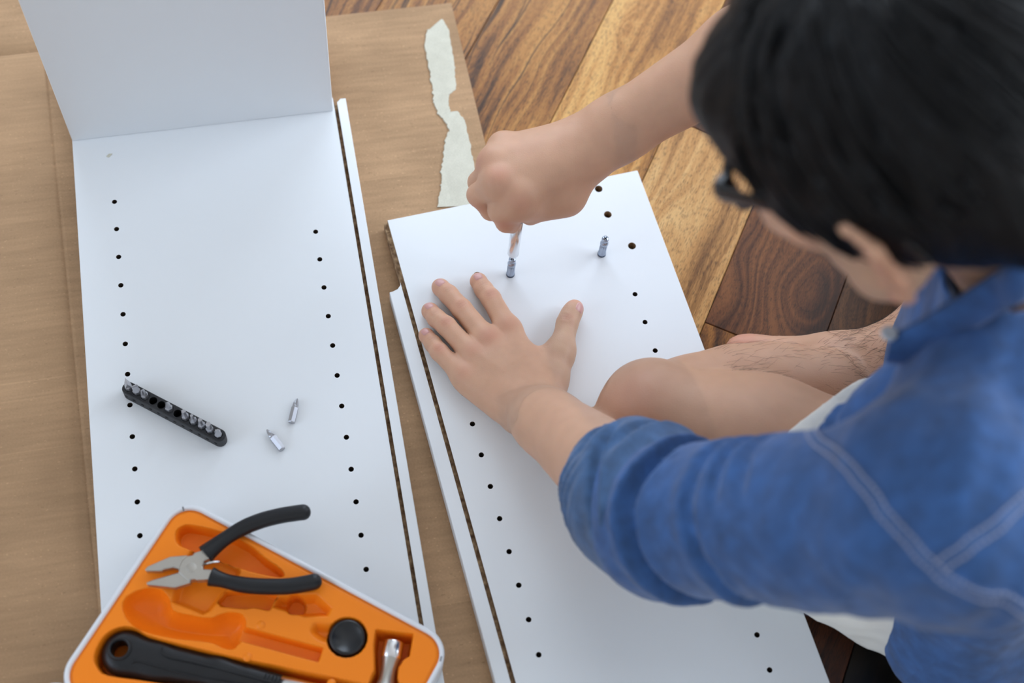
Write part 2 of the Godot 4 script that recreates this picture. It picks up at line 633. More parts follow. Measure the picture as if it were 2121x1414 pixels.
# ================================================================ cardboard
func make_cardboard() -> void:
	var t := thing("cardboard_sheet", "large flattened brown cardboard box spread on the wooden floor under the white boards", "cardboard")
	# main panel with its creased lines pressed in: strips of slightly different height
	var st := begin(true)
	var x := [-0.95, -0.0665, -0.0640, -0.0615, -0.0590, 0.378]
	var y := [CARD + 0.0008, CARD + 0.0018, CARD - 0.0013, CARD + 0.0010, CARD, CARD]
	var skew := func(i: int, z: float) -> float:
		# the crease and the cut edge drift a little to the right towards the viewer
		return x[i] + (0.0 if i == 0 else (z + 0.21) * (0.012 / 0.6 if i == 5 else 0.033))
	var zs := [-0.2085, 0.0, 0.3, 0.6, 1.1]
	for k in zs.size() - 1:
		for i in x.size() - 1:
			var a := Vector3(skew.call(i, zs[k]), y[i], zs[k] - (0.0115 * i / 5.0 if k == 0 else 0.0))
			var b := Vector3(skew.call(i + 1, zs[k]), y[i + 1], zs[k] - (0.0115 * (i + 1) / 5.0 if k == 0 else 0.0))
			var c := Vector3(skew.call(i + 1, zs[k + 1]), y[i + 1], zs[k + 1])
			var d := Vector3(skew.call(i, zs[k + 1]), y[i], zs[k + 1])
			quad(st, a, d, c, b)
	obj("panel_face", done(st), M.cardboard, t)
	# the body of the board below the face, its cut edges showing
	var body := PackedVector2Array([Vector2(-0.95, -0.2085), Vector2(0.378, -0.220), Vector2(0.3783, 0.0), Vector2(0.40, 1.1), Vector2(-0.95, 1.1)])
	obj("panel_core", extrude(body, 0.0, CARD - 0.0014, 0.0), M.card_edge, t)
	var edge := begin()
	for e in [[Vector3(0.2, 0, -0.2185), Vector3(0.378, 0, -0.220)], [Vector3(0.378, 0, -0.220), Vector3(0.3823, 0, 0.0)], [Vector3(0.3823, 0, 0.0), Vector3(0.404, 0, 1.1)], [Vector3(-0.06, 0, -0.2095), Vector3(0.2, 0, -0.2185)]]:
		var p: Vector3 = e[0]
		var q: Vector3 = e[1]
		quad(edge, q, p, p + Vector3(0, CARD, 0), q + Vector3(0, CARD, 0))
	obj("cut_edge", done(edge), M.card_edge, t)
	# the flap beyond the crease at the top left
	var fl := begin(true)
	var pr := [[0.0, CARD + 0.0008], [0.0015, CARD + 0.0016], [0.0040, CARD - 0.0012], [0.0065, CARD + 0.0012], [0.03, CARD + 0.0010], [0.45, CARD + 0.0010]]
	for i in pr.size() - 1:
		var z0: float = -0.2085 - pr[i][0]
		var z1: float = -0.2085 - pr[i + 1][0]
		quad(fl, Vector3(-0.95, pr[i][1], z0), Vector3(-0.0666, pr[i][1], z0), Vector3(-0.0666, pr[i + 1][1], z1), Vector3(-0.95, pr[i + 1][1], z1))
	obj("flap", done(fl), M.cardboard, t)
	obj("flap_core", extrude(PackedVector2Array([Vector2(-0.95, -0.2087), Vector2(-0.0666, -0.2087), Vector2(-0.0666, -0.66), Vector2(-0.95, -0.66)]), 0.0, CARD - 0.0012, 0.0), M.card_edge, t)
	# strip where the brown face paper was torn off: paler paper, its torn edge curling up a little
	var L := [Vector3(0.3455, 0.0042, -0.1857), Vector3(0.3391, 0.0042, -0.1664), Vector3(0.3390, 0.0042, -0.1491), Vector3(0.3387, 0.0042, -0.1281), Vector3(0.3383, 0.0042, -0.1034), Vector3(0.3363, 0.0042, -0.0883), Vector3(0.3389, 0.0042, -0.0726), Vector3(0.3455, 0.0042, -0.0591), Vector3(0.3468, 0.0042, -0.0488), Vector3(0.3397, 0.0042, -0.0374), Vector3(0.3343, 0.0042, -0.0147), Vector3(0.3301, 0.0042, -0.0019), Vector3(0.3286, 0.0042, 0.0099), Vector3(0.3249, 0.0042, 0.0232), Vector3(0.3180, 0.0042, 0.0429)]
	var R := [Vector3(0.3648, 0.0042, -0.1981), Vector3(0.3692, 0.0042, -0.1825), Vector3(0.3680, 0.0042, -0.1504), Vector3(0.3661, 0.0042, -0.1242), Vector3(0.3628, 0.0042, -0.1019), Vector3(0.3549, 0.0042, -0.0959), Vector3(0.3519, 0.0042, -0.0848), Vector3(0.3521, 0.0042, -0.0733), Vector3(0.3599, 0.0042, -0.0734), Vector3(0.3651, 0.0042, -0.0613), Vector3(0.3656, 0.0042, -0.0349), Vector3(0.3654, 0.0042, -0.0102), Vector3(0.3651, 0.0042, 0.0141), Vector3(0.3649, 0.0042, 0.0321), Vector3(0.3652, 0.0042, 0.0470)]
	var n := L.size()
	var rag := noise(77, 0.35, 2)
	var ps := begin(true)
	var es := begin(true)
	var m := 8
	var prev := []
	for i in n * m - m + 1:
		var k := mini(i / m, n - 2)
		var f := float(i - k * m) / m
		var a: Vector3 = L[k].lerp(L[k + 1], f)
		var b: Vector3 = R[k].lerp(R[k + 1], f)
		a.x += rag.get_noise_1d(i * 7.0) * 0.0018
		b.x += rag.get_noise_1d(i * 5.0 + 500.0) * 0.0012
		var row := [a + Vector3(-0.0004, 0.0, 0), a + Vector3(0, 0.0011, 0), a + Vector3(0.0025, 0.0008, 0), a.lerp(b, 0.5) + Vector3(0, 0.0007, 0), b + Vector3(-0.002, 0.0005, 0), b + Vector3(0, 0.0001, 0)]
		if prev:
			for j in row.size() - 1:
				quad(ps if j > 0 else es, prev[j], row[j], row[j + 1], prev[j + 1])
		prev = row
	var tp := obj("torn_patch", done(ps), M.torn_paper, t)
	tp.set_meta("label", "pale strip where the brown face paper is torn away")
	obj("torn_edge", done(es), M.torn_paper, t)


# ================================================================ the white boards
# a side panel of a bookcase lying on its outer face, in its own frame: x across (0 = front edge ... 0.28 = back edge), z along
# it from its foot end; holes and the groove for the back are cut into it
func side_panel(called: String, label: String, at: Vector3, turn: float, holes: Array, groove: Vector2, notch: PackedVector2Array, size: Vector2) -> Node3D:
	var t := thing(called, label, "board", at, turn)
	var csg := CSGCombiner3D.new()
	csg.name = "board"
	t.add_child(csg)
	var base := CSGMesh3D.new()
	base.name = "slab"
	base.mesh = bevel_box(Vector3(size.x, 0.018, size.y), 0.0006)
	base.material = M.white_foil
	base.position = Vector3(size.x / 2, -0.009, size.y / 2)
	csg.add_child(base)
	var cut := CSGPolygon3D.new()   # the notch for the skirting board
	cut.name = "notch"
	cut.polygon = notch
	cut.depth = 0.03
	cut.operation = CSGShape3D.OPERATION_SUBTRACTION
	cut.material = M.chipboard
	cut.rotation.x = PI / 2
	cut.position = Vector3(0, -0.024, 0)
	csg.add_child(cut)
	var g := CSGBox3D.new()
	g.name = "groove"
	g.size = Vector3(groove.y - groove.x, 0.012, size.y + 0.02)
	g.position = Vector3((groove.x + groove.y) / 2, 0.0, size.y / 2)
	g.operation = CSGShape3D.OPERATION_SUBTRACTION
	g.material = M.chipboard
	csg.add_child(g)
	for h in holes:
		var c := CSGCylinder3D.new()
		c.name = "hole"
		c.radius = h[2]
		c.height = 0.024
		c.sides = 20
		c.operation = CSGShape3D.OPERATION_SUBTRACTION
		c.material = M.chipboard if h[2] > 0.003 else M.hole_core
		c.position = Vector3(h[0], 0.0, h[1])
		csg.add_child(c, true)
	return t


func make_boards() -> void:
	mat("hole_core", srgb(70, 56, 44), 0.95)
	# left board: world x from -0.0375, foot end at z = -0.173
	var x0 := -0.0372
	var z0 := -0.173
	var holes := []
	for i in 22:
		holes.append([0.0 - x0, 0.032 * i - z0, 0.0025])
		holes.append([0.192 - x0, 0.032 * (i + 2) - z0, 0.0025])
	side_panel("white_board", "long white shelf-hole board at left with the tool case and loose bits lying on it", Vector3(x0, BOARD_TOP, z0), 0.0, holes,
		Vector2(0.2302 - x0, 0.2340 - x0), PackedVector2Array([Vector2(0.2296 - x0, -0.01), Vector2(0.30 - x0, -0.01), Vector2(0.30 - x0, 0.0802), Vector2(0.238 - x0, 0.0795), Vector2(0.2345 - x0, 0.083), Vector2(0.2318 - x0, 0.0825), Vector2(0.2296 - x0, 0.076)]), Vector2(0.2806, 0.95))
	# right board, turned a little; its foot end carries the connecting bolts
	var a := 0.0823
	var o := Vector3(0.2475, BOARD_TOP, 0.0625)
	var ex := Vector3(cos(a), 0, -sin(a))
	var ez := Vector3(sin(a), 0, cos(a))
	var put := func(x: float, z: float) -> Vector2:
		var d := Vector3(x, o.y, z) - o
		return Vector2(d.dot(ex), d.dot(ez))
	var hb := []
	var h0: Vector2 = put.call(0.3095, 0.2936)
	for i in range(-1, 21):
		hb.append([h0.x, h0.y + 0.032 * i, 0.0025])
		hb.append([h0.x + 0.192, h0.y + 0.032 * (i - 2), 0.0025])
	for q in [[0.4839, 0.0559, 0.004], [0.4865, 0.0876, 0.004], [0.5026, 0.1275, 0.004], [0.3425, 0.1374, 0.004]]:
		var l: Vector2 = put.call(q[0], q[1])
		hb.append([l.x, l.y, q[2]])
	var notch := PackedVector2Array([Vector2(-0.01, -0.01), Vector2(0.0132, -0.01), Vector2(0.0132, 0.070), Vector2(0.0122, 0.0755), Vector2(0.0085, 0.0792), Vector2(0.003, 0.0808), Vector2(-0.01, 0.0812)])
	side_panel("white_board", "white board with bolts and a notched corner under the man's spread hand", o, a, hb, Vector2(0.0128, 0.0170), notch, Vector2(0.2826, 0.95))
	var flake := thing("wood_chip", "tiny pale chip of board lying near the foot of the upright shelf", "chip", Vector3(-0.0015, BOARD_TOP, -0.0560), 0.6)
	obj("flake", extrude(PackedVector2Array([Vector2(-0.003, -0.0012), Vector2(0.001, -0.0018), Vector2(0.0034, 0.0004), Vector2(0.0006, 0.0012), Vector2(-0.002, 0.0015)]), 0.0, 0.0008, 0.0002), M.torn_paper, flake)
	# shelf standing upright on the left board
	var t := thing("shelf_board", "plain white shelf standing upright across the far end of the left board", "shelf", Vector3(0.0957, BOARD_TOP, -0.0790), 0.0)
	t.rotation.x = deg_to_rad(1.0)
	obj("panel", bevel_box(Vector3(0.2655, 0.76, 0.018), 0.0008), M.white_foil_panel, t, Vector3(0, 0.38, -0.009))


# ================================================================ the tool case and its tools
const CASE_AT := Vector3(0.0423, 0.022, 0.3354)
const CASE_TURN := -0.66712


func poly(pts: Array) -> PackedVector2Array:
	var out := PackedVector2Array()
	for p in pts:
		out.append(Vector2(p[0], p[1]))
	return out


func poly_distance(p: Vector2, q: PackedVector2Array) -> float:
	var d := 1e9
	var inside := false
	var n := q.size()
	var j := n - 1
	for i in n:
		var a := q[i]
		var e := q[j] - a
		var w := p - a
		var b := w - e * clampf(w.dot(e) / e.dot(e), 0.0, 1.0)
		d = minf(d, b.length_squared())
		if (a.y > p.y) != (q[j].y > p.y) and p.x < (q[j].x - a.x) * (p.y - a.y) / (q[j].y - a.y) + a.x:
			inside = not inside
		j = i
	return -sqrt(d) if inside else sqrt(d)


func make_case() -> void:
	var t := thing("tool_case", "white plastic tool case with an orange moulded tray at the lower left", "tool case", CASE_AT, CASE_TURN)
	# rim and wall of the white shell
	var W := 0.271
	var H := 0.186
	var top := 0.040
	var st := begin(true)
	var prof := [[0.003, 0.0], [0.0005, 0.003], [0.0, top - 0.002], [0.0006, top - 0.0006], [0.002, top], [0.0034, top - 0.0004], [0.0042, top - 0.0016], [0.0043, top - 0.006]]
	var rings := []
	for p in prof:
		rings.append([rounded_rect(p[0], p[0], W - p[0], H - p[0], 0.024 - p[0]), p[1]])
	for r in rings.size() - 1:
		var A: PackedVector2Array = rings[r][0]
		var B: PackedVector2Array = rings[r + 1][0]
		for i in A.size():
			var j := (i + 1) % A.size()
			quad(st, Vector3(A[j].x, rings[r][1], A[j].y), Vector3(A[i].x, rings[r][1], A[i].y), Vector3(B[i].x, rings[r + 1][1], B[i].y), Vector3(B[j].x, rings[r + 1][1], B[j].y))
	obj("shell", done(st), M.white_plastic, t)
	obj("base", extrude(rounded_rect(0.003, 0.003, W - 0.003, H - 0.003, 0.021), 0.0, 0.003), M.white_plastic, t)
	for q in [[0.2676, 0.0180, 0.28], [0.0094, 0.0094, 0.78]]:
		var s := obj("latch_slot", bevel_box(Vector3(0.0012, 0.0006, 0.0042), 0.0), M.slot_grey, t, Vector3(q[0], top - 0.0001, q[1]))
		s.rotation.y = q[2]
	# the orange tray: a moulded sheet with a recess for each tool [outline, depth, width of its wall, extra]
	var rec := [
		[spline2([Vector2(15, 29), Vector2(17, 22), Vector2(24, 17.5), Vector2(49, 11), Vector2(75, 9.5), Vector2(94, 13), Vector2(112, 15.5), Vector2(114, 21), Vector2(87, 29), Vector2(60, 33), Vector2(33, 37), Vector2(21, 37)], 3), 16.0, 2.2, 0.0],
		[poly([[34, 36], [47, 32], [62, 29], [80, 30], [83, 34], [79, 74], [75, 80], [45, 83], [41, 72], [36, 52]]), 9.0, 6.0, 0.0],
		[poly([[78, 64], [80, 53], [108, 36], [120, 36], [121, 50], [108.7, 53.5], [103, 58], [84, 66]]), 11.0, 1.4, 0.0],
		[poly([[119, 35.5], [148, 18], [166.6, 22.7], [167.3, 31.3], [150, 41.5], [121, 47]]), 12.0, 7.0, 0.0],
		[circle2(137.3, 35.2, 8.6), 19.0, 1.2, 0.0],
		[spline2([Vector2(12, 104), Vector2(11.4, 95), Vector2(19, 84), Vector2(32, 78), Vector2(43, 81.5), Vector2(51, 88), Vector2(66, 84.5), Vector2(81, 79), Vector2(90, 69), Vector2(101, 64), Vector2(108, 66.5), Vector2(113, 76), Vector2(113, 90), Vector2(106, 94.5), Vector2(92, 96), Vector2(65, 107), Vector2(38, 114), Vector2(22, 112)], 3), 20.0, 19.0, 1.0],
		[poly([[104, 73.5], [176.8, 56.3], [179.2, 67.6], [107, 84.5]]), 12.0, 1.3, 0.0],
		[circle2(189.7, 38.8, 16.8), 22.0, 1.3, 0.0],
		[spline2([Vector2(180, 33), Vector2(166, 36.5), Vector2(158.5, 41), Vector2(161, 51), Vector2(178, 51.5)], 4), 9.0, 8.0, 0.0],
		[poly([[208, 21.8], [236.8, 10.5], [243.1, 27.6], [240.5, 32], [239.5, 40], [243, 48], [251, 56], [262, 70], [250, 96], [226, 92], [222, 78], [225, 64], [224, 52], [216.5, 39.5], [213, 34]]), 27.0, 1.6, 0.0],
		[spline2([Vector2(16, 150), Vector2(13.5, 134), Vector2(20, 121), Vector2(32, 115.5), Vector2(46, 115.5), Vector2(81, 107), Vector2(125, 95), Vector2(166, 82.5), Vector2(240, 63), Vector2(246, 84), Vector2(170, 113), Vector2(76, 143), Vector2(36, 157.5), Vector2(24, 157)], 3), 26.0, 2.0, 0.0],
	]
	var boxes := []
	for r in rec:
		var lo := Vector2(1e9, 1e9)
		var hi := -lo
		for p: Vector2 in r[0]:
			lo = lo.min(p)
			hi = hi.max(p)
		boxes.append(Rect2(lo, hi - lo).grow(4.0))
	var outer := rounded_rect(4.0, 4.0, 267.0, 182.0, 20.0)
	var nx := 264
	var nz := 179
	var hgt := PackedFloat32Array()
	hgt.resize((nx + 1) * (nz + 1))
	var level := func(x: float, z: float) -> float:
		var p := Vector2(x, z)
		var y := 0.0
		for i in rec.size():
			if boxes[i].has_point(p):
				var dd := -poly_distance(p, rec[i][0])
				if rec[i][3] > 0.0:   # a scooped bowl
					var q := clampf(dd / rec[i][2], 0.0, 1.0)
					y = minf(y, -rec[i][1] * sqrt(maxf(0.0, 1.0 - (1.0 - q) * (1.0 - q))))
				else:
					y = minf(y, -rec[i][1] * smoothstep(-0.4, rec[i][2], dd))
		var e := -poly_distance(p, outer)
		y -= 2.2 * (1.0 - smoothstep(0.0, 3.5, e))
		return y
	var work := func(k: int) -> void:
		for i in nx + 1:
			hgt[k * (nx + 1) + i] = level.call(3.5 + i, 3.5 + k)
	for k in nz + 1:
		work.call(k)
	var arr := []
	arr.resize(Mesh.ARRAY_MAX)
	var vs := PackedVector3Array()
	var ns := PackedVector3Array()
	var ids := PackedInt32Array()
	for k in nz + 1:
		for i in nx + 1:
			vs.append(Vector3(3.5 + i, 38.0 + hgt[k * (nx + 1) + i], 3.5 + k) * 0.001)
			var gx := (hgt[k * (nx + 1) + mini(i + 1, nx)] - hgt[k * (nx + 1) + maxi(i - 1, 0)]) * 0.5
			var gz := (hgt[mini(k + 1, nz) * (nx + 1) + i] - hgt[maxi(k - 1, 0) * (nx + 1) + i]) * 0.5
			ns.append(Vector3(-gx, 1, -gz).normalized())
	for k in nz:
		for i in nx:
			if poly_distance(Vector2(4.0 + i, 4.0 + k), outer) > 0.3:
				continue
			var a := k * (nx + 1) + i
			ids.append_array([a, a + 1, a + nx + 1, a + 1, a + nx + 2, a + nx + 1])
	arr[Mesh.ARRAY_VERTEX] = vs
	arr[Mesh.ARRAY_NORMAL] = ns
	arr[Mesh.ARRAY_INDEX] = ids
	var tray := ArrayMesh.new()
	tray.add_surface_from_arrays(Mesh.PRIMITIVE_TRIANGLES, arr)
	obj("tray_insert", tray, M.orange_plastic, t)
	for q in [[121.5, 64.0], [126.0, 92.0], [198.0, 78.0]]:   # round ejector marks on the moulding
		obj("mould_mark", lathe([Vector2(0.0032, -0.001), Vector2(0.0038, 0.0), Vector2(0.0036, 0.0003), Vector2(0.0, 0.0003)], 20), M.orange_plastic, t, Vector3(q[0], 38.0, q[1]) * 0.001)

	make_pliers()
	make_hammer()
	var cap := thing("plastic_cap", "round glossy black plastic cap sitting in a round recess of the orange tray", "cap", case_point(189.6, 18.0, 38.6), CASE_TURN)
	obj("cap_body", lathe([Vector2(0, 0), Vector2(0.0148, 0), Vector2(0.0152, 0.001), Vector2(0.0152, 0.0185), Vector2(0.0144, 0.0198), Vector2(0.0126, 0.0202), Vector2(0.0120, 0.0196), Vector2(0.0, 0.0196)], 40), M.black_plastic, cap)
	# the white lid of another case, only its rounded edge in view at the bottom left
	var lid := thing("case_lid", "white plastic lid edge peeking in on the cardboard at the bottom left corner", "lid", Vector3(-0.0660, CARD + 0.0018, 0.4630), 0.315)
	obj("lid_shell", extrude(rounded_rect(-0.200, 0.0, 0.0, 0.080, 0.024), 0.0, 0.018, 0.0025, false), M.white_plastic, lid)


func circle2(x: float, y: float, r: float) -> PackedVector2Array:
	var out := PackedVector2Array()
	for k in 28:
		out.append(Vector2(x + r * cos(TAU * k / 28), y + r * sin(TAU * k / 28)))
	return out


# millimetres in the case's own frame (across, height above the case's underside, down) to a point of the scene
func case_point(x: float, y: float, z: float) -> Vector3:
	return CASE_AT + Basis(Vector3.UP, CASE_TURN) * (Vector3(x, y, z) * 0.001)


func make_pliers() -> void:
	var t := thing("pliers", "combination pliers with black grips lying open across the orange tray", "pliers", case_point(47.6, 40.5, 52.3), CASE_TURN)
	var o := Vector2(47.6, 52.3)
	var mm := func(pts: Array) -> PackedVector2Array:
		var out := PackedVector2Array()
		for p in pts:
			out.append((Vector2(p[0], p[1]) - o) * 0.001)
		return out
	# two crossed halves: jaw, joint cheek and the tang that runs into the grip
	obj("jaw", extrude(mm.call([[14.1, 71.5], [14.4, 68.5], [26.2, 52.1], [37.6, 44.6], [39.0, 45.4], [50, 52], [48, 58], [41.5, 57.0], [33.5, 58.8], [27.5, 64.0], [26.6, 66.0], [15.8, 71.9]]), 0.0012, 0.0088, 0.0008), M.tool_steel, t)
	obj("jaw", extrude(mm.call([[21.6, 80.5], [24, 77], [40.3, 60.2], [44.5, 50], [52, 56], [53.4, 63.3], [44.6, 72.7], [23.2, 81.5]]), 0.0016, 0.0092, 0.0008), M.tool_steel, t)
	var cheek := [[38.7, 45.3], [42.2, 42.6], [42.3, 40.2], [46.4, 35.4], [49, 32], [57, 36], [55.9, 38.3], [53.3, 42.0], [54.8, 46.5], [56.5, 48.6], [61.1, 46.4], [66, 44], [68, 52], [64.1, 54.6], [57.0, 59.0], [55.6, 58.8], [52.2, 61.2], [53.0, 63.0], [46, 62], [40.3, 60.5], [38.0, 56.0], [37.3, 50.0]]
	obj("joint", extrude(mm.call(cheek), 0.0006, 0.0102, 0.0007), M.tool_steel, t)
	obj("rivet", lathe([Vector2(0.0048, 0.0), Vector2(0.0048, 0.0100), Vector2(0.0044, 0.01022), Vector2(0, 0.01022)], 24), M.tool_steel, t)
	obj("guard_spring", tube(PackedVector3Array([Vector3(0.0065, 0.006, -0.0085), Vector3(0.0105, 0.0065, -0.0125), Vector3(0.0165, 0.0065, -0.0165)]), PackedFloat32Array([0.0012, 0.0014, 0.0010]), 8), M.chrome, t)
	for grip in [[[50.0, 36.4], [56.0, 19.5], [64.5, 2.5], [75.0, -11.5], [87.0, -23.2], [98.0, -32.0], [103.0, -35.6]], [[65.0, 50.2], [73, 48.6], [84, 46.0], [96.0, 42.0], [111.0, 35.0], [126.0, 26.5], [138.0, 17.3], [143.0, 12.8]]]:
		var pts := []
		for p in grip:
			var q := (Vector2(p[0], p[1]) - o) * 0.001
			pts.append(Vector3(q.x, 0.0062, q.y))
		var path := spline(pts, 6)
		var rr := PackedFloat32Array()
		for i in path.size():
			var f := float(i) / (path.size() - 1)
			var r := lerpf(0.0068, 0.0070, f) + 0.0014 * exp(-pow(f / 0.10, 2.0)) - 0.0006 * exp(-pow((f - 0.22) / 0.1, 2.0))
			rr.append(r)
		# rounded end
		var e := path[-1]
		var dir := (path[-1] - path[-3]).normalized()
		for q in [[0.002, 0.0066], [0.004, 0.0055], [0.0056, 0.0036], [0.0063, 0.0012]]:
			path.append(e + dir * q[0])
			rr.append(q[1])
		obj("grip", tube(path, rr, 18, Vector3.UP, 0.92), M.black_rubber, t)


func make_hammer() -> void:
	var t := thing("hammer", "claw hammer with a black rubber grip and steel head set in the orange tray", "hammer", case_point(26.0, 18.0, 137.0), CASE_TURN)
	var o := Vector2(26.0, 137.0)
	var mm := func(pts: Array) -> PackedVector2Array:
		var out := PackedVector2Array()
		for p in pts:
			out.append((Vector2(p[0], p[1]) - o) * 0.001)
		return out
	# grip: a flat rounded bar with a hanging hole
	var at := func(x: float, z: float) -> Vector3:
		return Vector3(x - o.x, 10.0, z - o.y) * 0.001
	var gf := Field.new()
	gf.bone(at.call(34, 135.6), at.call(60, 129.0), 0.0190, 0.0158, 0.006, 0, Vector3.UP, 1.55)
	gf.bone(at.call(60, 129.0), at.call(110, 113.0), 0.0158, 0.0128, 0.006, 0, Vector3.UP, 1.4)
	gf.bone(at.call(110, 113.0), at.call(163, 97.5), 0.0128, 0.0095, 0.006, 0, Vector3.UP, 1.1)
	gf.cuts = [[Vector3.UP, 0.0205, 0.004]]
	var gh := Field.new()
	gh.bone(at.call(30.5, 135.6) - Vector3(0, 0.05, 0), at.call(30.5, 135.6) + Vector3(0, 0.05, 0), 0.0074, 0.0074)
	gf.holes = gh
	gf.reach = 0.002
	var gs := Shell.new()
	nets(gf, AABB(Vector3(-0.016, -0.006, -0.056), Vector3(0.170, 0.032, 0.082)), 0.0015, gs)
	obj("grip", gs.mesh(false), M.black_rubber, t)
	obj("hole_rim", torus(0.0084, 0.0013, 36), M.black_rubber, t, Vector3(30.5 - o.x, 20.4, 135.6 - o.y) * 0.001)
	# raised panel lines moulded into the grip
	for line in [[[60, 117.5], [66, 123], [92, 116], [130, 106.5], [163, 98.5]], [[46, 141], [50, 136.5], [60, 134.5], [95, 126.5], [130, 115.5], [165, 104]]]:
		var pts := []
		for p in line:
			pts.append(Vector3(p[0] - o.x, 20.4, p[1] - o.y) * 0.001)
		var path := spline(pts, 5)
		var rr := PackedFloat32Array()
		rr.resize(path.size())
		rr.fill(0.0006)
		obj("grip_line", tube(path, rr, 6), M.black_rubber, t)
	for k in 5:
		var rib := obj("grip_rib", bevel_box(Vector3(0.0012, 0.0012, 0.013), 0.0004), M.black_rubber, t, Vector3(148.0 + k * 3.0 - o.x, 18.6, 101.8 - k * 0.8 - o.y) * 0.001)
		rib.rotation.y = 0.27
	# steel shaft, then the head: round face, waist, cheek and two claws
	obj("shaft", tube(PackedVector3Array([Vector3(160 - o.x, 11, 96.5 - o.y) * 0.001, Vector3(200 - o.x, 11, 85.5 - o.y) * 0.001, Vector3(236 - o.x, 11, 75.5 - o.y) * 0.001]), PackedFloat32Array([0.0075, 0.0070, 0.0075]), 18), M.chrome, t)
	var ax := Vector3(224.8 - o.x, 11.0, 21.0 - o.y) * 0.001
	var ay := Vector3(242.5 - o.x, 11.0, 74.0 - o.y) * 0.001
	var dir := (ay - ax).normalized()
	var xf := Transform3D(Basis(dir.cross(Vector3.UP).normalized(), dir, dir.cross(Vector3.UP).normalized().cross(dir)), ax)
	var hs := begin(true)
	lathe_into(hs, [Vector2(0, 0), Vector2(0.0080, 0.0004), Vector2(0.0086, 0.0016), Vector2(0.0087, 0.0135), Vector2(0.0080, 0.0150)], 32, xf)
	obj("face", done(hs), M.chrome, t)
	var hn := begin(true)
	lathe_into(hn, [Vector2(0.0079, 0.0148), Vector2(0.0070, 0.019), Vector2(0.0062, 0.026), Vector2(0.0066, 0.034), Vector2(0.0090, 0.041), Vector2(0.0118, 0.047), Vector2(0.0125, 0.058), Vector2(0.0112, 0.066), Vector2(0.0, 0.067)], 32, xf)
	obj("head", done(hn), M.tool_steel, t)
	for s in [-1.0, 1.0]:
		var path := spline([ax + dir * 0.060 + Vector3(0, s * 0.004, 0), ax + dir * 0.078 + Vector3(0, s * 0.006, 0), ax + dir * 0.094 + dir.cross(Vector3.UP) * 0.005 + Vector3(0, s * 0.0075, 0), ax + dir * 0.106 + dir.cross(Vector3.UP) * 0.012 + Vector3(0, s * 0.009, 0)], 5)
		var rr := PackedFloat32Array()
		for i in path.size():
			rr.append(lerpf(0.0062, 0.0022, float(i) / (path.size() - 1)))
		obj("claw", tube(path, rr, 12, Vector3.UP, 0.7), M.tool_steel, t)


func torus(r: float, w: float, n: int) -> ArrayMesh:
	var st := begin(true)
	var m := 10
	for i in n:
		for k in m:
			var q := []
			for d in [[0, 0], [1, 0], [1, 1], [0, 1]]:
				var a: float = TAU * (i + d[0]) / n
				var b: float = TAU * (k + d[1]) / m
				q.append(Vector3((r + w * cos(b)) * cos(a), w * sin(b), (r + w * cos(b)) * sin(a)))
			quad(st, q[3], q[2], q[1], q[0])
	return done(st)


# like extrude_into, with a round shoulder of radius r at the top
func extrude_rounded(st: SurfaceTool, outline: PackedVector2Array, y0: float, y1: float, r: float) -> void:
	var area := 0.0
	for i in outline.size():
		area += outline[i].cross(outline[(i + 1) % outline.size()])
	var pl := outline.duplicate()
	if area < 0.0:
		pl.reverse()
	var n := pl.size()
	var nr := PackedVector2Array()
	for i in n:
		var e1 := (pl[i] - pl[(i + n - 1) % n]).normalized()
		var e2 := (pl[(i + 1) % n] - pl[i]).normalized()
		nr.append((Vector2(-e1.y, e1.x) + Vector2(-e2.y, e2.x)).normalized())
	var rings := [[0.0, y0]]
	for k in 5:
		var a := PI / 2 * k / 4
		rings.append([r * (1.0 - cos(a)), y1 - r + r * sin(a)])
	var last := PackedVector2Array()
	for g in rings.size():
		var cur := PackedVector2Array()
		for i in n:
			cur.append(pl[i] + nr[i] * rings[g][0])
		if g > 0:
			for i in n:
				var j := (i + 1) % n
				quad(st, Vector3(last[j].x, rings[g - 1][1], last[j].y), Vector3(last[i].x, rings[g - 1][1], last[i].y), Vector3(cur[i].x, rings[g][1], cur[i].y), Vector3(cur[j].x, rings[g][1], cur[j].y))
		last = cur
	for pass_ in 2:
		var cap := last if pass_ == 0 else pl
		var y := y1 if pass_ == 0 else y0
		var ids := Geometry2D.triangulate_polygon(cap)
		for q in range(0, ids.size(), 3):
			var a := cap[ids[q]]
			var b := cap[ids[q + 1]]
			var c := cap[ids[q + 2]]
			if ((b - a).cross(c - a) > 0.0) == (pass_ == 0):
				var s := b
				b = c
				c = s
			tri(st, Vector3(a.x, y, a.y), Vector3(b.x, y, b.y), Vector3(c.x, y, c.y))


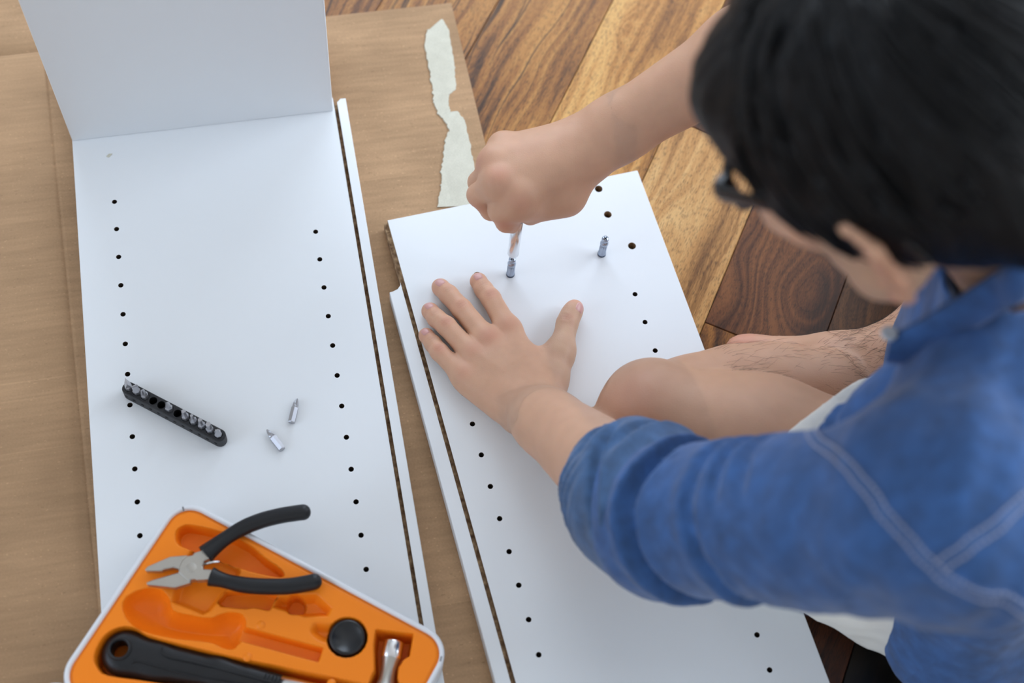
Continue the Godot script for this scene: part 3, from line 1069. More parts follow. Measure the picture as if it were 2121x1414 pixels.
# ================================================================ screwdriver bits and their holder
# a 25 mm bit standing on its hexagonal shank; tips: cross, slot, star, hex
func bit_into(root: Node3D, kind: String, size := 1.0) -> void:
	var hexr := 0.00355
	obj("shank", lathe([Vector2(0, 0), Vector2(hexr * 0.86, 0), Vector2(hexr, 0.0007), Vector2(hexr, 0.0150), Vector2(hexr * 0.8, 0.0164), Vector2(hexr * 0.74, 0.0168)], 6, false), M.bit_steel, root)
	var st := begin()
	var y0 := 0.0164
	var y1 := 0.0250
	if kind == "cross":
		# four wings that taper to a point: a star outline that shrinks upwards
		var levels := [[y0, 0.0029, 0.9], [0.0185, 0.0029, 0.66], [0.0215, 0.00235, 0.50], [0.0240, 0.0013, 0.5], [y1, 0.0005, 0.7]]
		star_into(st, levels, 8)
	elif kind == "slot":
		var xf0 := [[y0, 0.0027, 0.0027], [0.019, 0.0028, 0.0019], [0.0225, 0.0029 * size, 0.0007], [y1, 0.0028 * size, 0.00045]]
		for i in xf0.size() - 1:
			var a: Array = xf0[i]
			var b: Array = xf0[i + 1]
			var pa := [Vector3(-a[1], a[0], -a[2]), Vector3(a[1], a[0], -a[2]), Vector3(a[1], a[0], a[2]), Vector3(-a[1], a[0], a[2])]
			var pb := [Vector3(-b[1], b[0], -b[2]), Vector3(b[1], b[0], -b[2]), Vector3(b[1], b[0], b[2]), Vector3(-b[1], b[0], b[2])]
			for k in 4:
				facing_quad(st, [pa[k], pa[(k + 1) % 4], pb[(k + 1) % 4], pb[k]], Vector3(0, (a[0] + b[0]) / 2, 0))
			if i == xf0.size() - 2:
				facing_quad(st, pb, Vector3.ZERO)
	elif kind == "star":
		star_into(st, [[y0, 0.0027, 0.95], [0.0185, 0.0022 * size, 0.78], [y1 - 0.0003, 0.0022 * size, 0.78], [y1, 0.0018 * size, 0.85]], 12)
	else:
		lathe_into(st, [Vector2(0.0026, y0), Vector2(0.0021 * size, 0.0186), Vector2(0.0021 * size, y1 - 0.0003), Vector2(0.0018 * size, y1), Vector2(0, y1)], 6)
	obj("tip", done(st), M.bit_steel, root)


func star_into(st: SurfaceTool, levels: Array, n: int) -> void:
	for i in levels.size() - 1:
		for k in n:
			var q := []
			for d in [[0, 0], [0, 1], [1, 1], [1, 0]]:
				var l: Array = levels[i + d[0]]
				var r: float = l[1] * (1.0 if (k + d[1]) % 2 == 0 else l[2])
				var a: float = TAU * (k + d[1]) / n
				q.append(Vector3(r * cos(a), l[0], r * sin(a)))
			facing_quad(st, q, Vector3(0, q[0].y, 0))
	var e: Array = levels[-1]
	for k in n:
		var a := TAU * k / n
		var b := TAU * (k + 1) / n
		var ra: float = e[1] * (1.0 if k % 2 == 0 else e[2])
		var rb: float = e[1] * (1.0 if (k + 1) % 2 == 0 else e[2])
		tri(st, Vector3(0, e[0], 0), Vector3(rb * cos(b), e[0], rb * sin(b)), Vector3(ra * cos(a), e[0], ra * sin(a)))


func make_bits() -> void:
	# holder: a rubber bar with twelve sockets, lying from left to lower right
	var a := Vector3(-0.0012, BOARD_TOP, 0.2105)
	var b := Vector3(0.0815, BOARD_TOP, 0.2755)
	var dir := (b - a).normalized()
	var length := a.distance_to(b)
	var turn := atan2(-dir.z, dir.x)
	var t := thing("bit_holder", "black bar-shaped bit holder with twelve sockets lying on the left board", "bit holder", (a + b) / 2, turn)
	var hgt := 0.0135
	var r := 0.0062
	var csg := CSGCombiner3D.new()
	csg.name = "bar"
	t.add_child(csg)
	var body := CSGMesh3D.new()
	body.name = "bar_body"
	body.mesh = extrude(rounded_rect(-length / 2 - 0.002, -r, length / 2 + 0.002, r, r - 0.0002, 8), 0.0, hgt, 0.0007)
	body.material = M.holder_plastic
	csg.add_child(body)
	var first := -length / 2 + 0.0045
	var step := (length - 0.009) / 11.0
	for i in 12:
		var c := CSGCylinder3D.new()
		c.name = "socket"
		c.radius = 0.0039
		c.height = 0.014
		c.sides = 20
		c.operation = CSGShape3D.OPERATION_SUBTRACTION
		c.material = M.dark_hole
		c.position = Vector3(first + step * i, 0.0075, 0)
		csg.add_child(c, true)
	var ring := torus(0.0041, 0.0004, 24)
	var dot := lathe([Vector2(0, 0), Vector2(0.0016, 0), Vector2(0.0016, 0.0004), Vector2(0, 0.0004)], 14)
	for i in 12:
		obj("socket_rim", ring, M.holder_plastic, t, Vector3(first + step * i, hgt, 0))
		var d := obj("side_mark", dot, M.dark_hole, t, Vector3(first + step * i, hgt * 0.52, r - 0.0002))
		d.rotation.x = PI / 2
	var kinds := [[0, "slot", 1.1, 2.4, "flat-tipped bit in the upper left end socket of the black holder"], [1, "slot", 1.0, 0.9, "flat-tipped bit in the second socket from the holder's upper left end"], [2, "cross", 1.0, 0.3, "cross-tipped bit in the third socket, just before the two empty sockets"],
		[5, "cross", 1.0, 0.0, "lone cross-tipped bit standing between empty sockets of the black holder"], [7, "star", 1.0, 0.2, "star-tipped bit right after the last empty socket of the holder"], [8, "hex", 0.75, 0.4, "slimmest hex-tipped bit, between the star bit and another hex bit"],
		[9, "hex", 0.95, 0.1, "middle one of the three hex-tipped bits in the holder"], [10, "hex", 1.2, 0.6, "thickest hex-tipped bit, next to the last socket of the holder"], [11, "slot", 0.55, 0.8, "bit sunk in the lower right end socket of the black holder"]]
	for k in kinds:
		var local := Vector3(first + step * k[0], 0.0035 if k[0] != 11 else 0.0006, 0)
		var bt := thing("screwdriver_bit", k[4], "bit", t.position + t.basis * local, turn + k[3], "steel bits in the black holder")
		bit_into(bt, k[1], k[2])
	# two loose bits lying on the board
	var loose := [[Vector3(0.1440, 0, 0.2668), Vector3(0.1520, 0, 0.2440), "short steel cross-tip bit lying on the left board, pointing away from the tool case", "cross"], [Vector3(0.1330, 0, 0.2920), Vector3(0.1215, 0, 0.2708), "dark-tipped loose bit on the left board, nearer the tool case than the other loose bit", "cross"]]
	for l in loose:
		var p: Vector3 = l[0]
		var q: Vector3 = l[1]
		var dd := (q - p).normalized()
		var bt := thing("screwdriver_bit", l[2], "bit", Vector3(p.x, BOARD_TOP + 0.0031, p.z), 0.0, "loose steel bits on the board")
		bt.basis = Basis(dd.cross(Vector3.UP).normalized(), dd, dd.cross(Vector3.UP).normalized().cross(dd)) * Basis(Vector3.UP, PI / 6)
		bit_into(bt, l[3])


# ================================================================ connecting bolts and the screwdriver
func bolt(at: Vector3, label: String) -> void:
	var t := thing("connecting_bolt", label, "bolt", at, 0.0, "connecting bolts screwed into the right board")
	obj("collar", lathe([Vector2(0.0, -0.002), Vector2(0.0042, -0.002), Vector2(0.0043, 0.0016), Vector2(0.0040, 0.0022), Vector2(0, 0.0022)], 24), M.zinc_dark, t)
	obj("shank", lathe([Vector2(0.0040, 0.0020), Vector2(0.0041, 0.0034), Vector2(0.0036, 0.0040), Vector2(0.0036, 0.0190), Vector2(0.0041, 0.0196), Vector2(0.0041, 0.0222), Vector2(0.0030, 0.0238), Vector2(0.0024, 0.0245), Vector2(0.0024, 0.0262)], 24), M.zinc, t)
	for k in 6:
		var a := TAU * k / 6
		var rib := obj("rib", bevel_box(Vector3(0.0008, 0.0145, 0.0008), 0.0002), M.zinc, t, Vector3(0.0036 * cos(a), 0.0115, 0.0036 * sin(a)))
		rib.rotation.y = -a
	obj("head", lathe([Vector2(0.0024, 0.0260), Vector2(0.0035, 0.0270), Vector2(0.0036, 0.0296), Vector2(0.0030, 0.0306), Vector2(0, 0.0307)], 24), M.zinc, t)
	for k in 2:
		var s := obj("cross_slot", bevel_box(Vector3(0.0040, 0.0008, 0.0009), 0.0), M.dark_hole, t, Vector3(0, 0.0305, 0))
		s.rotation.y = k * PI / 2 + 0.5


func make_driver() -> void:
	bolt(Vector3(0.3749, BOARD_TOP, 0.1412), "zinc bolt standing in the right board right under the screwdriver tip")
	bolt(Vector3(0.4700, BOARD_TOP, 0.1322), "free-standing zinc bolt with a cross head near the round holes, untouched by the screwdriver")
	var t := thing("screwdriver", "screwdriver with a bright chrome bit sleeve held upright in the right fist", "screwdriver", Vector3(0.3749, BOARD_TOP + 0.0300, 0.1412))
	var st := begin()
	star_into(st, [[0.0, 0.0005, 0.7], [0.0012, 0.0014, 0.5], [0.0034, 0.0026, 0.5], [0.0060, 0.0029, 0.66], [0.0075, 0.0031, 0.9]], 8)
	obj("bit", done(st), M.bit_steel, t)
	obj("sleeve", lathe([Vector2(0, 0.0068), Vector2(0.0033, 0.0068), Vector2(0.0036, 0.0074), Vector2(0.0051, 0.0102), Vector2(0.0054, 0.0112), Vector2(0.0054, 0.078), Vector2(0.0, 0.078)], 36), M.chrome, t)
	obj("handle", lathe([Vector2(0, 0.074), Vector2(0.0062, 0.074), Vector2(0.0075, 0.078), Vector2(0.0085, 0.084), Vector2(0.010, 0.088), Vector2(0.0105, 0.100), Vector2(0.009, 0.1045), Vector2(0, 0.106)], 28), M.black_rubber, t)


# ================================================================ bodies as distance fields, meshed by surface nets
class Field:
	var A := PackedVector3Array()      # start of each bone, or centre of an ellipsoid
	var D := PackedVector3Array()      # to its end
	var IL := PackedFloat32Array()
	var R := PackedFloat32Array()
	var DR := PackedFloat32Array()
	var K := PackedFloat32Array()      # how softly it joins what came before in its group
	var N := PackedVector3Array()      # a direction in which the bone is squeezed ...
	var S := PackedFloat32Array()      # ... by this much, less one
	var E: Array = []                  # inverse frame of an ellipsoid, or null
	var G := PackedInt32Array()        # group: 0 is the trunk; every other group joins group 0 alone
	var KG := {}
	var cuts: Array = []               # planes that end the shape: [normal, offset, rounding]
	var holes: Field = null            # a field taken away
	var marks: Array = []              # creases and dimples: [from, to, width, depth]
	var extra = null
	var reach := 0.02

	func bone(a: Vector3, b: Vector3, ra: float, rb: float, k := 0.01, group := 0, n := Vector3.ZERO, squeeze := 1.0) -> void:
		A.append(a)
		D.append(b - a)
		IL.append(1.0 / maxf(1e-9, (b - a).length_squared()))
		R.append(ra)
		DR.append(rb - ra)
		K.append(k)
		N.append(n.normalized() if n != Vector3.ZERO else n)
		S.append(squeeze - 1.0)
		E.append(null)
		G.append(group)

	func ball(c: Vector3, frame: Basis, radii: Vector3, k := 0.01, group := 0) -> void:
		bone(c, c, minf(radii.x, minf(radii.y, radii.z)), 0.0, k, group)
		R[-1] = minf(radii.x, minf(radii.y, radii.z))
		E[-1] = (frame * Basis.from_scale(radii)).inverse()

	func chain(pts: Array, radii: Array, k := 0.004, group := 0) -> void:
		for i in pts.size() - 1:
			bone(pts[i], pts[i + 1], radii[i], radii[i + 1], k, group)

	func one(p: Vector3, i: int) -> float:
		var v := p - A[i]
		if E[i] != null:
			var q: Vector3 = E[i] * v
			var l := q.length()
			return (l - 1.0) * R[i] if l < 1e-5 else (l - 1.0) * v.length() / l
		var s := S[i]
		if s != 0.0:
			v += N[i] * (s * v.dot(N[i]))
		var t := clampf(v.dot(D[i]) * IL[i], 0.0, 1.0)
		return (v - D[i] * t).length() - R[i] - DR[i] * t

	func at(p: Vector3, ids: PackedInt32Array) -> float:
		var d0 := 1e3
		var best := 1e3
		var g := 0
		var dg := 1e3
		for i in ids:
			var d := one(p, i)
			var gi := G[i]
			if gi != g:
				if g == 0:
					d0 = dg
				else:
					best = minf(best, soft(d0, dg, KG.get(g, 0.008)))
				g = gi
				dg = d
			else:
				var k := K[i]
				var h := k - absf(dg - d)
				dg = minf(dg, d) - (h * h * 0.25 / k if h > 0.0 else 0.0)
		if g == 0:
			d0 = dg
		else:
			best = minf(best, soft(d0, dg, KG.get(g, 0.008)))
		var r := minf(best, d0)
		for m in marks:
			var w: Vector3 = p - m[0]
			if w.length_squared() > 0.0009:
				continue
			var e: Vector3 = m[1] - m[0]
			var t := clampf(w.dot(e) / maxf(1e-9, e.length_squared()), 0.0, 1.0)
			var q: float = (w - e * t).length_squared() / (m[2] * m[2])
			if q < 6.0:
				r += m[3] * exp(-q)
		if extra != null and absf(r) < reach + 0.02:
			r += extra.call(p)
		for c in cuts:
			var h: float = p.dot(c[0]) - c[1]
			var k: float = c[2]
			var x := maxf(k - absf(r - h), 0.0)
			r = maxf(r, h) + x * x * 0.25 / k
		if holes:
			r = maxf(r, -holes.at(p, holes.all()))
		return r

	func soft(a: float, b: float, k: float) -> float:
		var h := k - absf(a - b)
		return minf(a, b) - (h * h * 0.25 / k if h > 0.0 else 0.0)

	func all() -> PackedInt32Array:
		var o := PackedInt32Array()
		for i in A.size():
			o.append(i)
		return o

	func slope(p: Vector3, ids: PackedInt32Array, h: float) -> Vector3:
		var a := at(p + Vector3(h, -h, -h), ids)
		var b := at(p + Vector3(-h, -h, h), ids)
		var c := at(p + Vector3(-h, h, -h), ids)
		var d := at(p + Vector3(h, h, h), ids)
		return (Vector3(a - b - c + d, -a - b + c + d, -a + b - c + d)).normalized()

	# the point of the surface nearest to p, and its normal
	func settle(p: Vector3, lift := 0.0) -> Array:
		var ids := all()
		var n := Vector3.UP
		for i in 12:
			n = slope(p, ids, 0.001)
			p -= n * (at(p, ids) - lift) * 0.8
		return [p, n]


class Shell:
	var v := PackedVector3Array()
	var n := PackedVector3Array()
	var c := PackedColorArray()
	var i := PackedInt32Array()

	func mesh(colored: bool) -> ArrayMesh:
		var arr := []
		arr.resize(Mesh.ARRAY_MAX)
		arr[Mesh.ARRAY_VERTEX] = v
		arr[Mesh.ARRAY_NORMAL] = n
		if colored:
			arr[Mesh.ARRAY_COLOR] = c
		arr[Mesh.ARRAY_INDEX] = i
		var m := ArrayMesh.new()
		m.add_surface_from_arrays(Mesh.PRIMITIVE_TRIANGLES, arr)
		return m


func nets(f: Field, box: AABB, cell: float, into: Shell, paint = null, smooth_ := 0.6) -> void:
	var B := 6
	var nb := Vector3i((box.size / (cell * B)).ceil())
	var nx := nb.x * B + 1
	var ny := nb.y * B + 1
	var nz := nb.z * B + 1
	var cells := PackedInt32Array()
	cells.resize(nx * ny * nz)
	cells.fill(-1)
	var vals := PackedFloat32Array()
	vals.resize(nx * ny * nz)
	var active := []
	var half := cell * B * 0.5
	var diag := half * 1.7321
	var every := f.all()
	for bz in nb.z:
		for by in nb.y:
			for bx in nb.x:
				var mid := box.position + (Vector3(bx, by, bz) + Vector3.ONE * 0.5) * (cell * B)
				# the bones near this block
				var near := PackedInt32Array()
				var least := 1e3
				var ds := PackedFloat32Array()
				for q in every:
					var d := f.one(mid, q)
					ds.append(d)
					least = minf(least, d)
				if least > diag * 1.6 + f.reach or least < -(diag * 2.5 + f.reach + 0.02):
					continue
				for q in every:
					if ds[q] < least + diag * 2.6 + 0.02:
						near.append(q)
				active.append([Vector3i(bx, by, bz) * B, near])
	var eval := func(a: int) -> void:
		var o: Vector3i = active[a][0]
		var ids: PackedInt32Array = active[a][1]
		for z in B + 1:
			for y in B + 1:
				var row := ((o.z + z) * ny + o.y + y) * nx + o.x
				for x in B + 1:
					vals[row + x] = f.at(box.position + Vector3(o.x + x, o.y + y, o.z + z) * cell, ids)
	for a in active.size():
		eval.call(a)
	var base := into.v.size()
	var step := [1, nx, nx * ny]
	for a in active:
		var o: Vector3i = a[0]
		var ids: PackedInt32Array = a[1]
		for z in B:
			for y in B:
				for x in B:
					var at0 := ((o.z + z) * ny + o.y + y) * nx + o.x + x
					var v0 := vals[at0]
					var v1 := vals[at0 + 1]
					var v2 := vals[at0 + nx]
					var v3 := vals[at0 + nx + 1]
					var v4 := vals[at0 + nx * ny]
					var v5 := vals[at0 + nx * ny + 1]
					var v6 := vals[at0 + nx * ny + nx]
					var v7 := vals[at0 + nx * ny + nx + 1]
					var inside := int(v0 < 0.0) + int(v1 < 0.0) + int(v2 < 0.0) + int(v3 < 0.0) + int(v4 < 0.0) + int(v5 < 0.0) + int(v6 < 0.0) + int(v7 < 0.0)
					if inside == 0 or inside == 8:
						continue
					var sum := Vector3.ZERO
					var cnt := 0
					for e in [[v0, v1, Vector3(0, 0, 0), 0], [v2, v3, Vector3(0, 1, 0), 0], [v4, v5, Vector3(0, 0, 1), 0], [v6, v7, Vector3(0, 1, 1), 0], [v0, v2, Vector3(0, 0, 0), 1], [v1, v3, Vector3(1, 0, 0), 1], [v4, v6, Vector3(0, 0, 1), 1], [v5, v7, Vector3(1, 0, 1), 1], [v0, v4, Vector3(0, 0, 0), 2], [v1, v5, Vector3(1, 0, 0), 2], [v2, v6, Vector3(0, 1, 0), 2], [v3, v7, Vector3(1, 1, 0), 2]]:
						if (e[0] < 0.0) != (e[1] < 0.0):
							var q: Vector3 = e[2]
							q[e[3]] += e[0] / (e[0] - e[1])
							sum += q
							cnt += 1
					var p := box.position + (Vector3(o.x + x, o.y + y, o.z + z) + sum / cnt) * cell
					var nn := f.slope(p, ids, cell * smooth_)
					cells[at0] = into.v.size()
					into.v.append(p)
					into.n.append(nn)
					if paint != null:
						into.c.append(paint.call(p, nn))
	for a in active:
		var o: Vector3i = a[0]
		for z in B:
			for y in B:
				for x in B:
					var at0 := ((o.z + z) * ny + o.y + y) * nx + o.x + x
					if cells[at0] < 0:
						continue
					var pos := [x + o.x, y + o.y, z + o.z]
					for ax in 3:
						var u: int = (ax + 1) % 3
						var w: int = (ax + 2) % 3
						if pos[u] == 0 or pos[w] == 0:
							continue
						var s0 := vals[at0] < 0.0
						if s0 == (vals[at0 + step[ax]] < 0.0):
							continue
						var i0 := cells[at0]
						var i1 := cells[at0 - step[u]]
						var i2 := cells[at0 - step[u] - step[w]]
						var i3 := cells[at0 - step[w]]
						if i1 < 0 or i2 < 0 or i3 < 0:
							continue
						if s0:
							into.i.append_array([i0, i2, i1, i0, i3, i2])
						else:
							into.i.append_array([i0, i1, i2, i0, i2, i3])


# ================================================================ the man
# joints of the pose, metres
const WRIST_L := Vector3(0.3617, 0.0510, 0.2989)
const ELBOW_L := Vector3(0.4212, 0.2149, 0.4760)
const SHOULDER_L := Vector3(0.5390, 0.4250, 0.5720)
const WRIST_R := Vector3(0.4482, 0.1647, 0.0967)
const ELBOW_R := Vector3(0.6550, 0.2950, 0.0650)
const SHOULDER_R := Vector3(0.6700, 0.4500, 0.2400)
const NECK := Vector3(0.6250, 0.4640, 0.4130)
const HEAD := Vector3(0.5350, 0.5490, 0.3830)
const HIP_L := Vector3(0.7900, 0.1150, 0.5050)
const HIP_R := Vector3(0.8200, 0.1150, 0.3200)
const KNEE_L := Vector3(0.4600, 0.0820, 0.3290)
const ANKLE_L := Vector3(0.7300, 0.0480, 0.3400)
const KNEE_R := Vector3(0.7600, 0.1100, 0.0500)
const ANKLE_R := Vector3(0.6950, 0.0420, 0.2700)

var head_frame := Basis(Vector3(-0.546, -0.602, -0.583), Vector3(-0.475, 0.795, -0.376), Vector3(-0.69, -0.072, 0.72)).orthonormalized()   # forward, up, left
var body: Field
var shirt: Field


func hd(f: float, l: float, u: float) -> Vector3:
	return HEAD + head_frame * Vector3(f, u, l)


func make_body_field() -> Field:
	var f := Field.new()
	# trunk (mostly under the clothes)
	f.bone(Vector3(0.81, 0.13, 0.41), Vector3(0.71, 0.32, 0.41), 0.125, 0.110, 0.03, 0, Vector3(-0.8, -0.6, 0), 1.5)
	f.bone(SHOULDER_L + Vector3(0.02, -0.01, -0.02), Vector3(0.685, 0.385, 0.430), 0.040, 0.050, 0.03)
	f.bone(SHOULDER_R + Vector3(0.0, -0.01, 0.02), Vector3(0.685, 0.385, 0.390), 0.040, 0.050, 0.03)
	f.bone(Vector3(0.660, 0.415, 0.405), Vector3(0.578, 0.528, 0.402), 0.045, 0.043, 0.02)
	f.bone(HIP_L + Vector3(0.02, 0, -0.03), HIP_R + Vector3(0.02, 0, 0.03), 0.10, 0.10, 0.05)
	# head
	f.ball(hd(-0.004, 0, 0.043), head_frame, Vector3(0.092, 0.090, 0.076), 0.02)
	f.bone(hd(0.034, 0, 0.015), hd(0.040, 0, -0.048), 0.050, 0.040, 0.03)
	f.bone(hd(0.000, 0.052, -0.044), hd(0.058, 0.012, -0.076), 0.016, 0.018, 0.03)
	f.bone(hd(0.000, -0.052, -0.044), hd(0.058, -0.012, -0.076), 0.016, 0.018, 0.03)
	f.bone(hd(0.010, 0.052, 0.0), hd(0.012, 0.050, -0.05), 0.022, 0.018, 0.02)
	f.bone(hd(0.010, -0.052, 0.0), hd(0.012, -0.050, -0.05), 0.022, 0.018, 0.02)
	f.bone(hd(0.086, 0, 0.024), hd(0.105, 0, -0.012), 0.008, 0.013, 0.014)   # nose
	f.bone(hd(0.095, 0.012, -0.016), hd(0.095, -0.012, -0.016), 0.008, 0.008, 0.008)
	f.bone(hd(0.083, 0.022, -0.045), hd(0.083, -0.022, -0.045), 0.009, 0.009, 0.008)   # lips
	f.bone(hd(0.082, 0.018, -0.056), hd(0.082, -0.018, -0.056), 0.009, 0.009, 0.006)
	for s in [1.0, -1.0]:
		f.bone(hd(0.076, s * 0.018, 0.036), hd(0.068, s * 0.050, 0.034), 0.014, 0.012, 0.012)   # brow
		f.bone(hd(0.060, s * 0.045, -0.005), hd(0.040, s * 0.060, 0.0), 0.022, 0.016, 0.02)    # cheekbone
		f.marks.append([hd(0.092, s * 0.030, 0.016), hd(0.086, s * 0.040, 0.016), 0.012, 0.006])   # eye hollow
	f.marks.append([hd(0.094, 0.018, -0.0505), hd(0.094, -0.018, -0.0505), 0.0025, 0.003])     # mouth line
	# ears: rim, bowl, lobe
	for s in [1.0, -1.0]:
		var g := 8 if s > 0 else 9
		f.KG[g] = 0.006
		var rim := [hd(0.000, s * 0.077, 0.006), hd(-0.003, s * 0.083, 0.026), hd(-0.018, s * 0.092, 0.037), hd(-0.039, s * 0.101, 0.030), hd(-0.046, s * 0.101, 0.008), hd(-0.036, s * 0.092, -0.018), hd(-0.018, s * 0.080, -0.033)]
		f.chain(rim, [0.0035, 0.0038, 0.0040, 0.0042, 0.0040, 0.0042, 0.0058], 0.004, g)
		f.bone(hd(-0.023, s * 0.086, 0.014), hd(-0.022, s * 0.084, -0.008), 0.0165, 0.0135, 0.005, g, head_frame * Vector3(0.6, 0, 0.8 * s), 3.2)
		f.bone(hd(-0.027, s * 0.087, 0.018), hd(-0.025, s * 0.084, -0.008), 0.0035, 0.0035, 0.003, g)
	# left arm
	f.bone(SHOULDER_L, ELBOW_L, 0.048, 0.040, 0.03)
	var mid_l := ELBOW_L.lerp(WRIST_L, 0.30)
	f.bone(ELBOW_L, mid_l, 0.040, 0.0425, 0.02)
	f.bone(mid_l, WRIST_L.lerp(ELBOW_L, 0.14), 0.0425, 0.0300, 0.02)
	var across_l := Vector3(0.905, 0.02, 0.425)   # from the little-finger side to the thumb side of the wrist
	var up_l := (WRIST_L - ELBOW_L).cross(across_l).normalized()
	if up_l.y < 0.0:
		up_l = -up_l
	f.bone(WRIST_L.lerp(ELBOW_L, 0.16), WRIST_L, 0.0298, 0.0262, 0.02, 0, up_l, 1.25)
	# left palm: five metacarpals
	var mi := Vector3(0.3586, 0.0400, 0.2108)
	var mm := Vector3(0.3372, 0.0415, 0.2205)
	var mr := Vector3(0.3202, 0.0400, 0.2319)
	var ml := Vector3(0.3083, 0.0375, 0.2510)
	f.bone(WRIST_L + Vector3(0.011, 0.000, -0.008), mi, 0.0200, 0.0120, 0.012)
	f.bone(WRIST_L + Vector3(0.004, 0.001, -0.005), mm, 0.0200, 0.0122, 0.012)
	f.bone(WRIST_L + Vector3(-0.005, 0.000, -0.002), mr, 0.0190, 0.0115, 0.012)
	f.bone(WRIST_L + Vector3(-0.012, -0.002, 0.002), ml, 0.0180, 0.0108, 0.012)
	f.bone(Vector3(0.352, 0.038, 0.262), Vector3(0.334, 0.037, 0.248), 0.0160, 0.0140, 0.014)
	f.bone(Vector3(0.3390, 0.0370, 0.2830), Vector3(0.3150, 0.0350, 0.2600), 0.0150, 0.0115, 0.012)   # heel of the hand, little-finger side
	f.bone(WRIST_L + Vector3(0.014, -0.010, -0.010), Vector3(0.3870, 0.0410, 0.2680), 0.0190, 0.0165, 0.014)   # ball of the thumb
	f.bone(Vector3(0.3870, 0.0410, 0.2680), Vector3(0.4048, 0.0380, 0.2403), 0.0165, 0.0122, 0.010)
	f.bone(Vector3(0.3790, 0.0390, 0.2480), Vector3(0.3950, 0.0370, 0.2420), 0.0130, 0.0105, 0.012)   # web beside the thumb
	for q in [[mi, 0.0086], [mm, 0.0090], [mr, 0.0082], [ml, 0.0078]]:
		f.ball(q[0] + Vector3(0, 0.0022, 0), Basis(), Vector3.ONE * q[1], 0.006)
	# left fingers, each a chain of its own
	finger(f, 1, [mi, Vector3(0.3490, 0.0345, 0.1715), Vector3(0.3444, 0.0312, 0.1590), Vector3(0.3416, 0.0293, 0.1490)], [0.0110, 0.0096, 0.0090, 0.0080], Vector3.UP)
	finger(f, 2, [mm, Vector3(0.3191, 0.0355, 0.1794), Vector3(0.3096, 0.0318, 0.1597), Vector3(0.3040, 0.0293, 0.1500)], [0.0112, 0.0099, 0.0093, 0.0083], Vector3.UP)
	finger(f, 3, [mr, Vector3(0.3010, 0.0372, 0.1960), Vector3(0.2935, 0.0328, 0.1840), Vector3(0.2895, 0.0290, 0.1740)], [0.0107, 0.0094, 0.0088, 0.0079], Vector3.UP)
	finger(f, 4, [ml, Vector3(0.2900, 0.0355, 0.2212), Vector3(0.2860, 0.0312, 0.2098), Vector3(0.2816, 0.0285, 0.1995)], [0.0102, 0.0085, 0.0080, 0.0070], Vector3.UP)
	f.KG[5] = 0.010
	f.chain([Vector3(0.4020, 0.0385, 0.2440), Vector3(0.4168, 0.0350, 0.2100), Vector3(0.4278, 0.0330, 0.1945)], [0.0120, 0.0102, 0.0084], 0.004, 5)
	f.ball(Vector3(0.4225, 0.0335, 0.2000), Basis(Vector3(0.60, 0, -0.80), Vector3.UP, Vector3(0.80, 0, 0.60)), Vector3(0.0150, 0.0098, 0.0098), 0.004, 5)
	creases(f, Vector3(0.4168, 0.0350, 0.2100), Vector3(0.58, -0.1, -0.80), Vector3(-0.3, 0.9, -0.1), 0.0100)
	# tendons and a vein on the back of the hand
	for q in [[mi, 0.010], [mm, 0.003], [mr, -0.005]]:
		var a: Vector3 = q[0]
		var b := WRIST_L + Vector3(q[1], 0.0165, -0.012)
		f.marks.append([a.lerp(b, 0.15) + Vector3(0, 0.0150, 0), a.lerp(b, 0.85) + Vector3(0, 0.0090, 0), 0.0035, -0.0006])
	# right arm
	f.bone(SHOULDER_R, ELBOW_R, 0.048, 0.040, 0.03)
	var mid_r := ELBOW_R.lerp(WRIST_R, 0.34)
	f.bone(ELBOW_R, mid_r, 0.0385, 0.0385, 0.02)
	f.bone(mid_r, WRIST_R.lerp(ELBOW_R, 0.10), 0.0385, 0.0280, 0.02)
	f.bone(WRIST_R.lerp(ELBOW_R, 0.12), WRIST_R, 0.0285, 0.0285, 0.02, 0, Vector3(-0.25, 0.93, 0.2), 1.25)
	# right fist round the screwdriver: back of the hand up, fingers curled down and in
	var ri := Vector3(0.3720, 0.1640, 0.1400)
	var rm := Vector3(0.3570, 0.1680, 0.1270)
	var rr := Vector3(0.3580, 0.1660, 0.1040)
	var rl := Vector3(0.3700, 0.1600, 0.0830)
	f.bone(WRIST_R + Vector3(-0.006, 0.001, 0.013), ri, 0.0215, 0.0125, 0.012)
	f.bone(WRIST_R + Vector3(-0.006, 0.003, 0.005), rm, 0.0215, 0.0125, 0.012)
	f.bone(WRIST_R + Vector3(-0.006, 0.001, -0.003), rr, 0.0205, 0.0120, 0.012)
	f.bone(WRIST_R + Vector3(-0.006, -0.003, -0.010), rl, 0.0190, 0.0110, 0.012)
	f.bone(WRIST_R + Vector3(-0.010, -0.010, 0.010), Vector3(0.4200, 0.1400, 0.1290), 0.0220, 0.0190, 0.014)   # ball of the thumb
	f.bone(Vector3(0.4200, 0.1400, 0.1290), Vector3(0.3900, 0.1420, 0.1370), 0.0180, 0.0150, 0.014)
	f.bone(Vector3(0.4250, 0.1500, 0.1020), Vector3(0.3760, 0.1520, 0.1110), 0.0240, 0.0225, 0.016)
	f.bone(Vector3(0.3740, 0.1520, 0.1380), Vector3(0.3680, 0.1560, 0.1000), 0.0190, 0.0170, 0.014)
	f.bone(ri, rm, 0.0122, 0.0124, 0.010)
	f.bone(rm, rr, 0.0124, 0.0120, 0.010)
	f.bone(rr, rl, 0.0120, 0.0108, 0.010)
	f.KG[10] = 0.009
	f.KG[11] = 0.009
	f.KG[12] = 0.009
	f.KG[13] = 0.009
	f.KG[14] = 0.010
